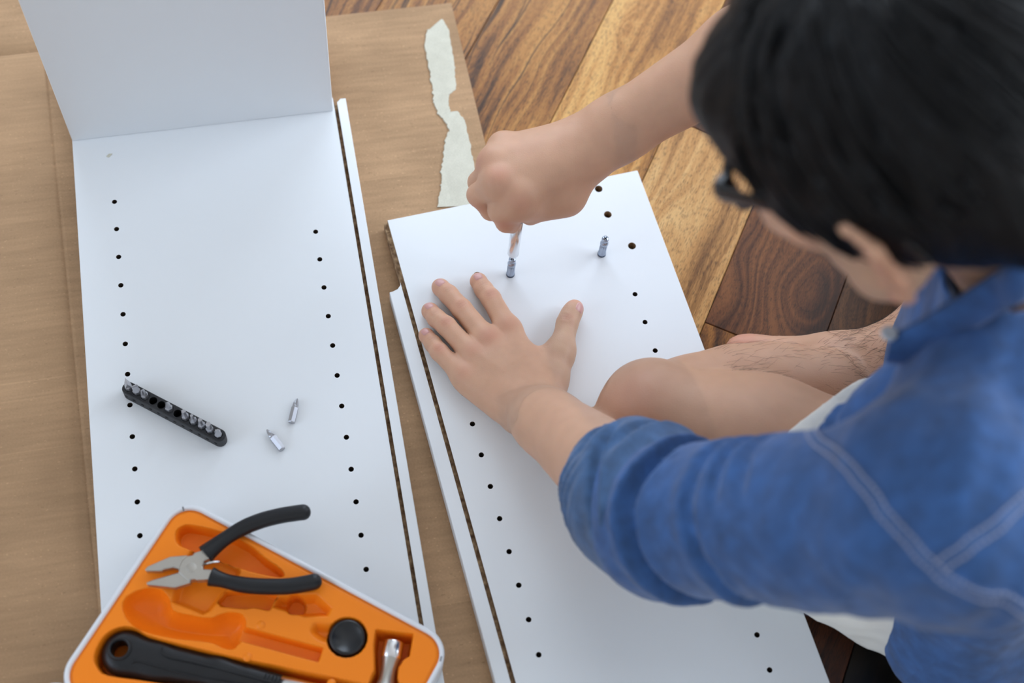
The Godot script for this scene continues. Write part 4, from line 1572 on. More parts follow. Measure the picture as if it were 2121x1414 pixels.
	f.chain([ri, Vector3(0.3575, 0.1450, 0.1415), Vector3(0.3630, 0.1295, 0.1450), Vector3(0.3690, 0.1225, 0.1450)], [0.0122, 0.0112, 0.0094, 0.0080], 0.004, 10)
	f.chain([rm, Vector3(0.3410, 0.1440, 0.1215), Vector3(0.3520, 0.1250, 0.1280), Vector3(0.3640, 0.1220, 0.1310)], [0.0118, 0.0106, 0.0090, 0.0080], 0.004, 11)
	f.chain([rr, Vector3(0.3450, 0.1360, 0.1030), Vector3(0.3560, 0.1180, 0.1090), Vector3(0.3680, 0.1160, 0.1150)], [0.0112, 0.0100, 0.0086, 0.0076], 0.004, 12)
	f.chain([rl, Vector3(0.3590, 0.1350, 0.0810), Vector3(0.3690, 0.1200, 0.0880), Vector3(0.3790, 0.1180, 0.0960)], [0.0104, 0.0090, 0.0078, 0.0070], 0.004, 13)
	f.chain([Vector3(0.4200, 0.1380, 0.1310), Vector3(0.4010, 0.1340, 0.1350), Vector3(0.3870, 0.1270, 0.1400)], [0.0140, 0.0118, 0.0090], 0.004, 14)
	# legs, folded under each other
	f.KG[20] = 0.006
	f.bone(HIP_L, Vector3(0.6258, 0.1080, 0.4486), 0.085, 0.070, 0.03)
	f.bone(Vector3(0.6258, 0.1080, 0.4486), Vector3(0.5480, 0.0960, 0.3880), 0.070, 0.060, 0.03)
	f.bone(Vector3(0.5480, 0.0960, 0.3880), KNEE_L + Vector3(0.010, 0.002, 0.006), 0.060, 0.044, 0.03)
	f.ball(KNEE_L, Basis(), Vector3(0.0410, 0.0430, 0.0420), 0.02)
	f.bone(HIP_R, Vector3(0.8600, 0.110, 0.190), 0.090, 0.070, 0.03)
	f.bone(Vector3(0.8600, 0.110, 0.190), Vector3(0.8163, 0.105, 0.2400), 0.062, 0.052, 0.02)
	f.bone(Vector3(0.8163, 0.105, 0.2450), Vector3(0.7623, 0.088, 0.3035), 0.052, 0.048, 0.02)
	f.bone(Vector3(0.7623, 0.088, 0.3035), Vector3(0.7119, 0.066, 0.3180), 0.048, 0.040, 0.02)
	f.bone(Vector3(0.7119, 0.066, 0.3180), Vector3(0.6606, 0.045, 0.3000), 0.040, 0.030, 0.02)
	f.bone(Vector3(0.6606, 0.040, 0.2980), Vector3(0.6050, 0.0220, 0.2640), 0.030, 0.016, 0.02)   # right foot, its tip showing past the left shin
	f.ball(Vector3(0.5860, 0.0180, 0.2560), Basis(), Vector3(0.0190, 0.0150, 0.0150), 0.012)
	# left shin and calf, a fold between them and the thigh
	f.chain([KNEE_L + Vector3(0.006, -0.014, -0.004), Vector3(0.5096, 0.0680, 0.3240), Vector3(0.5487, 0.0640, 0.3200), Vector3(0.5865, 0.0610, 0.3227), Vector3(0.6329, 0.0560, 0.3290), ANKLE_L], [0.0400, 0.0420, 0.0435, 0.0445, 0.0400, 0.0320], 0.012, 20)
	f.reach = 0.004
	return f


# a finger of the flat hand: chain, creases over its two joints
func finger(f: Field, g: int, j: Array, r: Array, up: Vector3) -> void:
	f.KG[g] = 0.009
	f.chain(j, r, 0.003, g)
	var dir: Vector3 = (j[3] - j[2]).normalized()
	f.ball(j[3] + dir * 0.001, Basis(dir, up, dir.cross(up)).orthonormalized(), Vector3(r[3] * 1.12, r[3] * 0.98, r[3] * 1.0), 0.003, g)
	creases(f, j[1], (j[2] - j[0]).normalized(), up, r[1])
	creases(f, j[2], (j[3] - j[1]).normalized(), up, r[2])


func creases(f: Field, at: Vector3, dir: Vector3, up: Vector3, r: float) -> void:
	var side := dir.cross(up).normalized()
	var out := side.cross(dir).normalized()
	for k in [-0.0026, 0.0, 0.0026]:
		var c: Vector3 = at + out * r * 1.02 + dir * k
		f.marks.append([c - side * r * 0.60, c + side * r * (0.50 + k * 40.0), 0.0014, 0.0010 if k == 0.0 else 0.0006])
		skin_lines.append([c - side * r * 0.60, c + side * r * (0.50 + k * 40.0), 0.0011, 0.34 if k == 0.0 else 0.20])


# colour of the skin: redder over knuckles, finger ends and ear, a little mottled
func skin_paint(p: Vector3, _n: Vector3) -> Color:
	var c := Vector3(0.615, 0.355, 0.232)
	var red := 0.0
	for q in skin_spots:
		var d: float = (p - q[0]).length_squared() / (q[1] * q[1])
		if d < 5.0:
			red += q[2] * exp(-d)
	red += 0.10 * skin_noise.get_noise_3dv(p)
	red = clampf(red, -0.25, 1.0)
	c = c * (1.0 + 0.06 * skin_noise.get_noise_3dv(p * 2.3 + Vector3(3, 5, 7)))
	c = c.lerp(Vector3(0.58, 0.235, 0.165), red) if red > 0.0 else c.lerp(Vector3(0.53, 0.335, 0.225), -red)
	if p.y < 0.06 and p.x < 0.45:
		for m in skin_lines:
			var w: Vector3 = p - m[0]
			if w.length_squared() > 0.0005:
				continue
			var e: Vector3 = m[1] - m[0]
			var q: float = (w - e * clampf(w.dot(e) / e.length_squared(), 0.0, 1.0)).length_squared() / (m[2] * m[2])
			if q < 5.0:
				c = c.lerp(Vector3(0.36, 0.17, 0.11), m[3] * exp(-q))
	return Color(c.x, c.y, c.z)


var skin_spots := []
var skin_lines := []      # creases over the finger joints, a little darker than the skin round them
var skin_noise := FastNoiseLite.new()


func make_person() -> void:
	var t := thing("person", "man in denim shirt and white shorts sitting cross-legged, bent over the right board", "person", Vector3.ZERO)
	body = make_body_field()
	skin_noise.seed = 4
	skin_noise.frequency = 22.0
	skin_noise.fractal_octaves = 3
	skin_spots = [
		[Vector3(0.3586, 0.053, 0.2108), 0.010, 0.30], [Vector3(0.3372, 0.055, 0.2205), 0.010, 0.42], [Vector3(0.3202, 0.053, 0.2319), 0.009, 0.25], [Vector3(0.3083, 0.050, 0.2510), 0.009, 0.28],
		[Vector3(0.3490, 0.043, 0.1715), 0.006, 0.5], [Vector3(0.3191, 0.044, 0.1794), 0.006, 0.4], [Vector3(0.3010, 0.045, 0.1960), 0.006, 0.5], [Vector3(0.2900, 0.043, 0.2212), 0.006, 0.5],
		[Vector3(0.3416, 0.031, 0.1480), 0.009, 0.45], [Vector3(0.3040, 0.031, 0.1490), 0.009, 0.45], [Vector3(0.2895, 0.030, 0.1730), 0.009, 0.5], [Vector3(0.2816, 0.029, 0.1990), 0.009, 0.5], [Vector3(0.4278, 0.034, 0.1930), 0.011, 0.4], [Vector3(0.4168, 0.043, 0.2100), 0.007, 0.4],
		[Vector3(0.3570, 0.180, 0.1270), 0.011, 0.5], [Vector3(0.3480, 0.168, 0.1040), 0.010, 0.45], [Vector3(0.3590, 0.138, 0.1560), 0.010, 0.55], [Vector3(0.3400, 0.140, 0.1290), 0.009, 0.4], [Vector3(0.3720, 0.170, 0.1500), 0.009, 0.35],
		[hd(-0.014, 0.082, 0.006), 0.012, 0.8], [hd(-0.036, 0.098, 0.012), 0.018, 0.35], [hd(-0.020, 0.080, -0.030), 0.014, 0.8], [hd(0.105, 0, -0.01), 0.014, 0.4],
		[KNEE_L + Vector3(-0.02, 0.035, 0.0), 0.030, 0.30], [Vector3(0.586, 0.02, 0.250), 0.024, 0.7],
	]
	var s := Shell.new()
	nets(body, AABB(Vector3(0.268, 0.018, 0.132), Vector3(0.180, 0.072, 0.190)), 0.0013, s, skin_paint)            # left hand
	nets(body, AABB(Vector3(0.325, 0.092, 0.055), Vector3(0.150, 0.108, 0.115)), 0.0022, s, skin_paint)            # right hand
	nets(body, AABB(Vector3(0.330, 0.030, 0.285), Vector3(0.150, 0.300, 0.270)), 0.0040, s, skin_paint)            # left forearm
	nets(body, AABB(Vector3(0.462, 0.100, 0.000), Vector3(0.260, 0.260, 0.170)), 0.0042, s, skin_paint)            # right forearm
	nets(body, AABB(Vector3(0.390, 0.400, 0.240), Vector3(0.300, 0.290, 0.280)), 0.0042, s, skin_paint)            # head and neck
	nets(body, AABB(Vector3(0.385, 0.000, 0.190), Vector3(0.415, 0.212, 0.400)), 0.0050, s, skin_paint)            # left leg and the right foot
	nets(body, AABB(Vector3(0.788, 0.0, 0.08), Vector3(0.18, 0.25, 0.54)), 0.010, s, skin_paint)                   # right leg, hips
	nets(body, AABB(Vector3(0.47, 0.19, 0.15), Vector3(0.45, 0.32, 0.48)), 0.012, s, skin_paint)                   # trunk and upper arms
	obj("body", s.mesh(true), M.skin, t)
	make_nails(t)
	make_clothes(t)
	make_hair(t)
	make_leg_hair(t)
	make_glasses()


# five nails of the spread hand: little curved plates set into the finger ends
func make_nails(t: Node3D) -> void:
	var spec := [[Vector3(0.3416, 0.0293, 0.1490), Vector3(-0.26, -0.22, -0.94), Vector3(-0.10, 0.97, -0.22), 0.0046, 0.0052, 0.0078], [Vector3(0.3040, 0.0293, 0.1500), Vector3(-0.48, -0.24, -0.84), Vector3(-0.12, 0.96, -0.22), 0.0049, 0.0054, 0.0080],
		[Vector3(0.2895, 0.0290, 0.1740), Vector3(-0.36, -0.34, -0.87), Vector3(-0.14, 0.93, -0.32), 0.0046, 0.0051, 0.0077], [Vector3(0.2816, 0.0285, 0.1995), Vector3(-0.38, -0.24, -0.89), Vector3(-0.20, 0.93, -0.25), 0.0040, 0.0045, 0.0068], [Vector3(0.4265, 0.0332, 0.1962), Vector3(0.58, -0.12, -0.80), Vector3(0.52, 0.80, 0.26), 0.0056, 0.0066, 0.0090]]
	for q in spec:
		var dir: Vector3 = q[1].normalized()
		var up: Vector3 = (q[2] - dir * q[2].dot(dir)).normalized()
		var side := dir.cross(up)
		var w: float = q[3]
		var l: float = q[4]
		var st := begin(true)
		var n := 9
		var rows := []
		for i in n:
			var v := lerpf(-1.0, 1.0, float(i) / (n - 1))
			var row := []
			for k in n:
				var u := lerpf(-1.0, 1.0, float(k) / (n - 1))
				# a square mapped to a rounded plate
				var x := u * sqrt(1.0 - v * v * 0.32)
				var y := v * sqrt(1.0 - u * u * 0.32)
				var p: Vector3 = q[0] + dir * (y * l + l * 0.18) + side * (x * w)
				var g := body.settle(p + up * q[5], 0.00035 - 0.0006 * maxf(0.0, maxf(absf(u), absf(v)) - 0.75) * 4.0)
				row.append(g[0])
			rows.append(row)
		for i in n - 1:
			for k in n - 1:
				quad(st, rows[i][k], rows[i][k + 1], rows[i + 1][k + 1], rows[i + 1][k])
		obj("fingernail", done(st), M.nail, t)


# ================================================================ clothes, hair, glasses
var cloth_noise := FastNoiseLite.new()
var fold_noise := FastNoiseLite.new()


# a fold across the left sleeve: a valley with a soft ridge on its elbow side
func fold(x: float, width: float, depth: float) -> float:
	return depth * exp(-(x / width) * (x / width)) - depth * 0.30 * exp(-pow((x + 2.0 * width) / (1.7 * width), 2.0))


func shirt_folds(p: Vector3) -> float:
	var u := (SHOULDER_L - ELBOW_L).normalized()
	var w := p - ELBOW_L
	var s := w.dot(u)
	var d := 0.0
	var off := w - u * s
	if s > -0.10 and s < 0.30 and off.length() < 0.12:
		var upside := off.dot(Vector3(0.139, 0.449, -0.883)) / 0.07     # towards the top of the picture's arm
		var front := off.dot(Vector3(-0.15, 0.89, 0.43)) / 0.07
		var wob := 0.004 * fold_noise.get_noise_3dv(p * 0.6)
		d += fold(s - 0.024 - 0.014 * upside * upside + wob, 0.0048, 0.0135)
		d += fold(s - 0.090 + 0.010 * upside + wob, 0.0046, 0.0065) * smoothstep(-1.2, -0.5, upside + front)
		d += fold(s - 0.118 + 0.020 * upside - wob, 0.0045, 0.0070) * smoothstep(0.0, 0.6, upside)
		d += fold(s - 0.148 + 0.034 * upside + wob, 0.0048, 0.0070) * smoothstep(0.1, 0.6, upside)
		d += fold(s - 0.130 - 0.03 * upside + wob, 0.0060, 0.0040) * smoothstep(0.3, 0.9, -upside)
	var k := smoothstep(0.10, 0.25, s)
	d += k * 0.0095 * cloth_noise.get_noise_3d(p.x * 1.5 + p.z * 0.8, p.y * 1.1, p.z * 0.6)
	d += 0.0010 * fold_noise.get_noise_3d(p.x * 1.3, p.y * 1.3, p.z * 1.3)
	return d


func make_shirt_field() -> Field:
	var f := Field.new()
	f.bone(Vector3(0.775, 0.150, 0.42), Vector3(0.722, 0.315, 0.430), 0.160, 0.128, 0.04, 0, Vector3(-0.8, -0.6, 0), 1.32)
	f.bone(Vector3(0.6500, 0.3500, 0.4300), Vector3(0.5650, 0.2900, 0.4740), 0.042, 0.042, 0.02)      # shirt front, hanging off the bent chest
	f.bone(Vector3(0.6500, 0.3500, 0.4300), SHOULDER_L + Vector3(0.020, -0.02, -0.020), 0.044, 0.052, 0.015)
	f.bone(Vector3(0.6500, 0.4060, 0.4260), SHOULDER_L + Vector3(0.016, -0.004, -0.014), 0.048, 0.060, 0.04)
	f.bone(Vector3(0.6650, 0.4250, 0.3900), SHOULDER_R + Vector3(0.0, -0.004, 0.014), 0.056, 0.060, 0.04)
	f.bone(SHOULDER_L, ELBOW_L, 0.0650, 0.0560, 0.03)
	f.bone(ELBOW_L, ELBOW_L.lerp(WRIST_L, 0.12), 0.0595, 0.0560, 0.02)
	f.bone(SHOULDER_R, ELBOW_R.lerp(SHOULDER_R, 0.15), 0.0660, 0.0580, 0.03)
	f.bone(Vector3(0.665, 0.250, 0.515), Vector3(0.680, 0.060, 0.570), 0.072, 0.056, 0.04)       # the tail hanging over the hip
	f.bone(Vector3(0.760, 0.110, 0.560), Vector3(0.900, 0.110, 0.500), 0.055, 0.060, 0.04)
	f.bone(Vector3(0.745, 0.200, 0.350), Vector3(0.715, 0.190, 0.520), 0.050, 0.055, 0.03)      # the front hem resting in the lap
	f.bone(Vector3(0.690, 0.070, 0.565), Vector3(0.880, 0.090, 0.560), 0.058, 0.062, 0.04)
	var h := Field.new()
	h.bone(Vector3(0.645, 0.436, 0.406), Vector3(0.575, 0.532, 0.402), 0.050, 0.054)
	f.holes = h
	f.extra = shirt_folds
	f.reach = 0.014
	return f


# a sheet of cloth between two edges, given its thickness
func sheet(top: PackedVector3Array, bottom: PackedVector3Array, thick: float, rows := 5, bulge := 0.0) -> ArrayMesh:
	var st := begin(true)
	var n := top.size()
	var F := []
	for i in n:
		var t := (top[mini(i + 1, n - 1)] - top[maxi(i - 1, 0)]).normalized()
		var across := (bottom[i] - top[i])
		var nn := t.cross(across).normalized()
		var line := []
		for k in rows + 1:
			var v := float(k) / rows
			line.append(top[i] + across * v + nn * bulge * sin(PI * v))
		F.append([line, nn])
	for side in 2:
		var o := thick * (0.5 if side == 0 else -0.5)
		for i in n - 1:
			for k in rows:
				var a: Vector3 = F[i][0][k] + F[i][1] * o
				var b: Vector3 = F[i + 1][0][k] + F[i + 1][1] * o
				var c: Vector3 = F[i + 1][0][k + 1] + F[i + 1][1] * o
				var d: Vector3 = F[i][0][k + 1] + F[i][1] * o
				if side == 0:
					quad(st, a, b, c, d)
				else:
					quad(st, d, c, b, a)
	for i in n - 1:
		for k in [0, rows]:
			var a: Vector3 = F[i][0][k] + F[i][1] * thick * 0.5
			var b: Vector3 = F[i + 1][0][k] + F[i + 1][1] * thick * 0.5
			var c: Vector3 = F[i + 1][0][k] - F[i + 1][1] * thick * 0.5
			var d: Vector3 = F[i][0][k] - F[i][1] * thick * 0.5
			if k == 0:
				quad(st, d, c, b, a)
			else:
				quad(st, a, b, c, d)
	for i in [0, n - 1]:
		for k in rows:
			var q := [F[i][0][k] + F[i][1] * thick * 0.5, F[i][0][k + 1] + F[i][1] * thick * 0.5, F[i][0][k + 1] - F[i][1] * thick * 0.5, F[i][0][k] - F[i][1] * thick * 0.5]
			if i == 0:
				quad(st, q[0], q[1], q[2], q[3])
			else:
				quad(st, q[3], q[2], q[1], q[0])
	return done(st)


func make_clothes(t: Node3D) -> void:
	cloth_noise.seed = 8
	cloth_noise.frequency = 9.0
	cloth_noise.fractal_octaves = 2
	fold_noise.seed = 9
	fold_noise.frequency = 28.0
	fold_noise.fractal_octaves = 2
	shirt = make_shirt_field()
	var s := Shell.new()
	nets(shirt, AABB(Vector3(0.350, 0.110, 0.395), Vector3(0.250, 0.420, 0.290)), 0.0036, s)
	nets(shirt, AABB(Vector3(0.5900, 0.020, 0.060), Vector3(0.400, 0.550, 0.640)), 0.0075, s)
	var sh := obj("shirt", s.mesh(false), M.denim, t)
	sh.set_meta("label", "blue denim shirt")
	# rolled cuff of the left sleeve: a short wide ring with its layers and folds
	var F := (WRIST_L - ELBOW_L).normalized()
	var cf := Field.new()
	cf.bone(ELBOW_L - F * 0.020, ELBOW_L + F * 0.040, 0.0640, 0.0590, 0.02)
	cf.bone(ELBOW_L + F * 0.040, ELBOW_L + F * 0.100, 0.0590, 0.0455, 0.02)
	var inner := Field.new()
	inner.bone(ELBOW_L - F * 0.030, ELBOW_L + F * 0.040, 0.0500, 0.0470, 0.02)
	inner.bone(ELBOW_L + F * 0.040, ELBOW_L + F * 0.120, 0.0470, 0.0385, 0.02)
	cf.holes = inner
	cf.cuts = [[F, ELBOW_L.dot(F) + 0.088, 0.004], [-F, -(ELBOW_L.dot(F)) + 0.008, 0.005]]
	var side := F.cross(Vector3(-0.15, 0.89, 0.43)).normalized()
	cf.extra = func(p: Vector3) -> float:
		var w := p - ELBOW_L
		var x := w.dot(F)
		var y := w.dot(side)
		var d := 0.0
		# turned layers near the opening, strongest on the lower side
		d += 0.0018 * cos(TAU * (x + 0.25 * y) / 0.0135) * smoothstep(0.030, 0.060, x) * smoothstep(0.02, -0.03, y)
		# slanting folds
		var wob := 0.004 * fold_noise.get_noise_3dv(p * 0.6)
		d += fold(x - 0.030 - 0.8 * y + wob, 0.0060, 0.0100) * smoothstep(-0.05, -0.02, y) * smoothstep(0.045, 0.02, y)
		d += fold(x - 0.062 - 0.55 * y + wob, 0.0055, 0.0055) * smoothstep(-0.01, 0.02, y)
		d += fold(x - 0.020 - 0.5 * y + wob, 0.0055, 0.0065) * smoothstep(0.0, 0.03, y)
		d += 0.0010 * fold_noise.get_noise_3dv(p)
		return d
	cf.reach = 0.012
	cuff_field = cf
	var cs := Shell.new()
	nets(cf, AABB(Vector3(0.325, 0.075, 0.335), Vector3(0.185, 0.225, 0.225)), 0.0030, cs)
	var cuff := obj("cuff", cs.mesh(false), M.denim_cuff, sh)
	cuff.set_meta("label", "rolled-up denim cuff, paler than the shirt")
	# collar: a folded leaf that runs round the neck and ends in a point at the front left, and its stand inside
	var top := spline([Vector3(0.5453, 0.4228, 0.4427), Vector3(0.5558, 0.4396, 0.4439), Vector3(0.5701, 0.4775, 0.4470), Vector3(0.5786, 0.5087, 0.4502), Vector3(0.5822, 0.5427, 0.4554), Vector3(0.6620, 0.5080, 0.4050), Vector3(0.6600, 0.4920, 0.3600), Vector3(0.6300, 0.4400, 0.3350), Vector3(0.5750, 0.3900, 0.3700)], 6)
	var low := spline([Vector3(0.5432, 0.4042, 0.4525), Vector3(0.5622, 0.4083, 0.4575), Vector3(0.5819, 0.4447, 0.4584), Vector3(0.5906, 0.4777, 0.4626), Vector3(0.5965, 0.5102, 0.4671), Vector3(0.6860, 0.4720, 0.4050), Vector3(0.6850, 0.4620, 0.3400), Vector3(0.6450, 0.4100, 0.3050), Vector3(0.5850, 0.3600, 0.3450)], 6)
	obj("collar", sheet(top, low, 0.0032, 6, -0.003), M.denim, sh)
	var foot := PackedVector3Array()
	for i in top.size():
		foot.append(top[i].lerp(low[i], 0.5) + (NECK + Vector3(0.01, -0.03, 0) - top[i]).normalized() * 0.012)
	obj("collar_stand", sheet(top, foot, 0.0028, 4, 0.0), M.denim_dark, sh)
	obj("collar_button", lathe([Vector2(0, -0.0015), Vector2(0.0050, -0.0015), Vector2(0.0055, 0.0), Vector2(0.0048, 0.0013), Vector2(0.0030, 0.0008), Vector2(0, 0.0008)], 20), M.shell_button, sh, top[0] + Vector3(-0.004, 0.004, 0.0))
	make_seams(sh)
	# white shorts
	var so := Field.new()
	so.bone(HIP_L + Vector3(0.03, 0.02, -0.02), Vector3(0.6250, 0.1120, 0.4460), 0.112, 0.090, 0.04)
	so.bone(Vector3(0.6250, 0.1120, 0.4460), Vector3(0.5200, 0.0940, 0.3680), 0.090, 0.078, 0.03)
	so.bone(HIP_R + Vector3(0.03, 0.02, 0.02), KNEE_R.lerp(HIP_R, 0.3), 0.112, 0.095, 0.04)
	so.bone(HIP_L + Vector3(0.06, 0.0, 0.0), HIP_R + Vector3(0.06, 0.0, 0.0), 0.118, 0.118, 0.05)
	so.bone(Vector3(0.700, 0.062, 0.560), Vector3(0.575, 0.052, 0.480), 0.062, 0.046, 0.04)      # loose cloth lying on the floor
	var leg := Field.new()
	leg.bone(Vector3(0.6150, 0.1070, 0.4400), Vector3(0.5480, 0.0960, 0.3880), 0.0730, 0.0665, 0.02)
	leg.bone(Vector3(0.5480, 0.0960, 0.3880), Vector3(0.4400, 0.0820, 0.3180), 0.0665, 0.0600, 0.02)
	so.holes = leg
	var hem := Vector3(-0.447, 0.0, -0.894).normalized()
	var hem_low := Vector3(-0.78, -0.10, -0.61)
	so.cuts = [[hem, -0.6085, 0.003], [hem_low, -0.678, 0.003], [Vector3.DOWN, -0.004, 0.004]]
	so.extra = func(p: Vector3) -> float:
		var e := p.dot(hem) + 0.6085      # how far past the hem
		return 0.005 * cloth_noise.get_noise_3d(p.x * 1.2, p.y * 2.0, p.z * 2.0) + 0.0015 * fold_noise.get_noise_3dv(p) + 0.0025 * exp(-pow((e + 0.016) / 0.0022, 2.0))
	so.reach = 0.012
	var ss := Shell.new()
	nets(so, AABB(Vector3(0.450, -0.004, 0.180), Vector3(0.540, 0.280, 0.490)), 0.0054, ss)
	var shorts := obj("shorts", ss.mesh(false), M.white_cotton, t)
	shorts.set_meta("label", "loose white cotton shorts")


# raised double-stitched seams laid on the shirt: armhole, yoke, and the sleeve's short bar of stitches
func make_seams(sh: Node3D) -> void:
	var arm := [Vector3(0.4905, 0.3700, 0.4730), Vector3(0.4829, 0.3908, 0.4919), Vector3(0.4800, 0.4233, 0.5161), Vector3(0.4789, 0.4445, 0.5380), Vector3(0.4805, 0.4551, 0.5563), Vector3(0.4836, 0.4600, 0.5746), Vector3(0.4892, 0.4625, 0.5912), Vector3(0.4958, 0.4635, 0.6055), Vector3(0.5036, 0.4611, 0.6156), Vector3(0.5147, 0.4585, 0.6245), Vector3(0.5273, 0.4579, 0.6310), Vector3(0.5426, 0.4537, 0.6347), Vector3(0.5600, 0.4400, 0.6380)]
	var yoke := [Vector3(0.4995, 0.4640, 0.6085), Vector3(0.5127, 0.4783, 0.6045), Vector3(0.5264, 0.4860, 0.5983), Vector3(0.5404, 0.4894, 0.5923), Vector3(0.5555, 0.4881, 0.5856), Vector3(0.5750, 0.4850, 0.5750), Vector3(0.6000, 0.4850, 0.5550)]
	seam(sh, "armhole_seam", arm, 0.0105)
	seam(sh, "yoke_seam", yoke, 0.0105)
	var bar := seam_line([Vector3(0.3830, 0.2640, 0.4740), Vector3(0.3845, 0.2590, 0.4855), Vector3(0.3860, 0.2560, 0.4940)], 0.0046, cuff_field)
	var path := PackedVector3Array()
	for q in bar:
		path.append(q[0] + q[1] * 0.0008)
	var rr := PackedFloat32Array()
	rr.resize(path.size())
	rr.fill(0.0009)
	obj("bar_stitch", tube(path, rr, 6), M.seam_thread, sh)


var cuff_field: Field


func seam_line(pts: Array, step: float, f: Field) -> Array:
	var curve := spline(pts, 12)
	var out := []
	var run := 0.0
	for i in curve.size():
		if i > 0:
			run += curve[i].distance_to(curve[i - 1])
		if i == 0 or run >= step:
			run = 0.0
			out.append(f.settle(curve[i] + Vector3(-0.0014, 0.0089, 0.0043)))
	return out


func seam(sh: Node3D, called: String, pts: Array, width: float) -> void:
	var line := seam_line(pts, 0.0035, shirt)
	var st := begin(true)
	var th := begin(true)
	var rows := []
	for i in line.size():
		var t: Vector3 = (line[mini(i + 1, line.size() - 1)][0] - line[maxi(i - 1, 0)][0]).normalized()
		var side: Vector3 = line[i][1].cross(t).normalized()
		var row := []
		for q in [[-0.5, -0.0004], [-0.46, 0.0011], [-0.2, 0.0014], [0.0, 0.0010], [0.2, 0.0014], [0.46, 0.0011], [0.5, -0.0004]]:
			var p: Vector3 = line[i][0] + side * width * q[0]
			var g := shirt.settle(p)
			row.append(g[0] + g[1] * q[1])
		rows.append(row)
	for i in rows.size() - 1:
		for k in rows[i].size() - 1:
			quad(st, rows[i][k], rows[i][k + 1], rows[i + 1][k + 1], rows[i + 1][k])
		for k in [1, 5]:
			var a: Vector3 = rows[i][k].lerp(rows[i][3], 0.3)
			var b: Vector3 = rows[i + 1][k].lerp(rows[i + 1][3], 0.3)
			var n: Vector3 = line[i][1] * 0.0005
			tube_into(th, PackedVector3Array([a.lerp(b, 0.10) + n * 0.4, a.lerp(b, 0.35) + n, a.lerp(b, 0.62) + n, a.lerp(b, 0.85) + n * 0.4]), PackedFloat32Array([0.0005, 0.0008, 0.0008, 0.0005]), 5)
	obj(called, done(st), M.denim_seam, sh)
	var stitches := obj("stitching", done(th), M.seam_thread, sh)
	stitches.set_meta("kind", "stuff")


# dark hairs on the shins, lying downwards along the leg
func make_leg_hair(t: Node3D) -> void:
	var rng := RandomNumberGenerator.new()
	rng.seed = 12
	var legs := PackedInt32Array()
	for i in body.A.size():
		if body.A[i].y < 0.14 and body.A[i].x > 0.44 and (body.G[i] == 0 or body.G[i] == 20):
			legs.append(i)
	var st := begin(true)
	for spec in [[Vector3(0.530, 0.066, 0.322), Vector3(0.6329, 0.056, 0.330), 170, 0.60], [Vector3(0.6329, 0.056, 0.330), Vector3(0.720, 0.048, 0.338), 200, 0.8], [Vector3(0.655, 0.045, 0.300), Vector3(0.7119, 0.066, 0.318), 200, 0.9], [Vector3(0.7119, 0.066, 0.318), Vector3(0.790, 0.090, 0.275), 200, 1.0]]:
		var a: Vector3 = spec[0]
		var b: Vector3 = spec[1]
		var dir := (b - a).normalized()
		if a.x > 0.65 and a.z < 0.325:
			dir = -dir
		for i in spec[2]:
			var c := a.lerp(b, rng.randf())
			var ang := rng.randf_range(-1.5, 1.5)
			var out := Vector3(0, cos(ang), -sin(ang) * 0.8).normalized()
			var p := c + out * 0.045
			var n := Vector3.UP
			for k in 7:
				n = body.slope(p, legs, 0.001)
				p -= n * body.at(p, legs) * 0.85
			var d := (dir + Vector3(rng.randf_range(-0.5, 0.5), rng.randf_range(-0.3, 0.3), rng.randf_range(-0.5, 0.5))).normalized()
			d = (d - n * d.dot(n)).normalized()
			var l := rng.randf_range(0.008, 0.019)
			var bend := n.cross(d) * rng.randf_range(-0.35, 0.35)
			var pts := PackedVector3Array([p - n * 0.0004, p + n * 0.0010 + d * l * 0.35 + bend * l * 0.08, p + n * 0.0016 + d * l * 0.7 + bend * l * 0.3, p + n * 0.0014 + d * l + bend * l * 0.6])
			var w: float = 0.00008 * spec[3] + 0.00002
			tube_into(st, pts, PackedFloat32Array([w, w, w * 0.8, w * 0.2]), 3, Vector3.ZERO, 1.0, false)
	var h := obj("leg_hair", done(st), M.leg_hair, t)
	h.set_meta("kind", "stuff")
	h.set_meta("label", "fine dark hair on the shins")


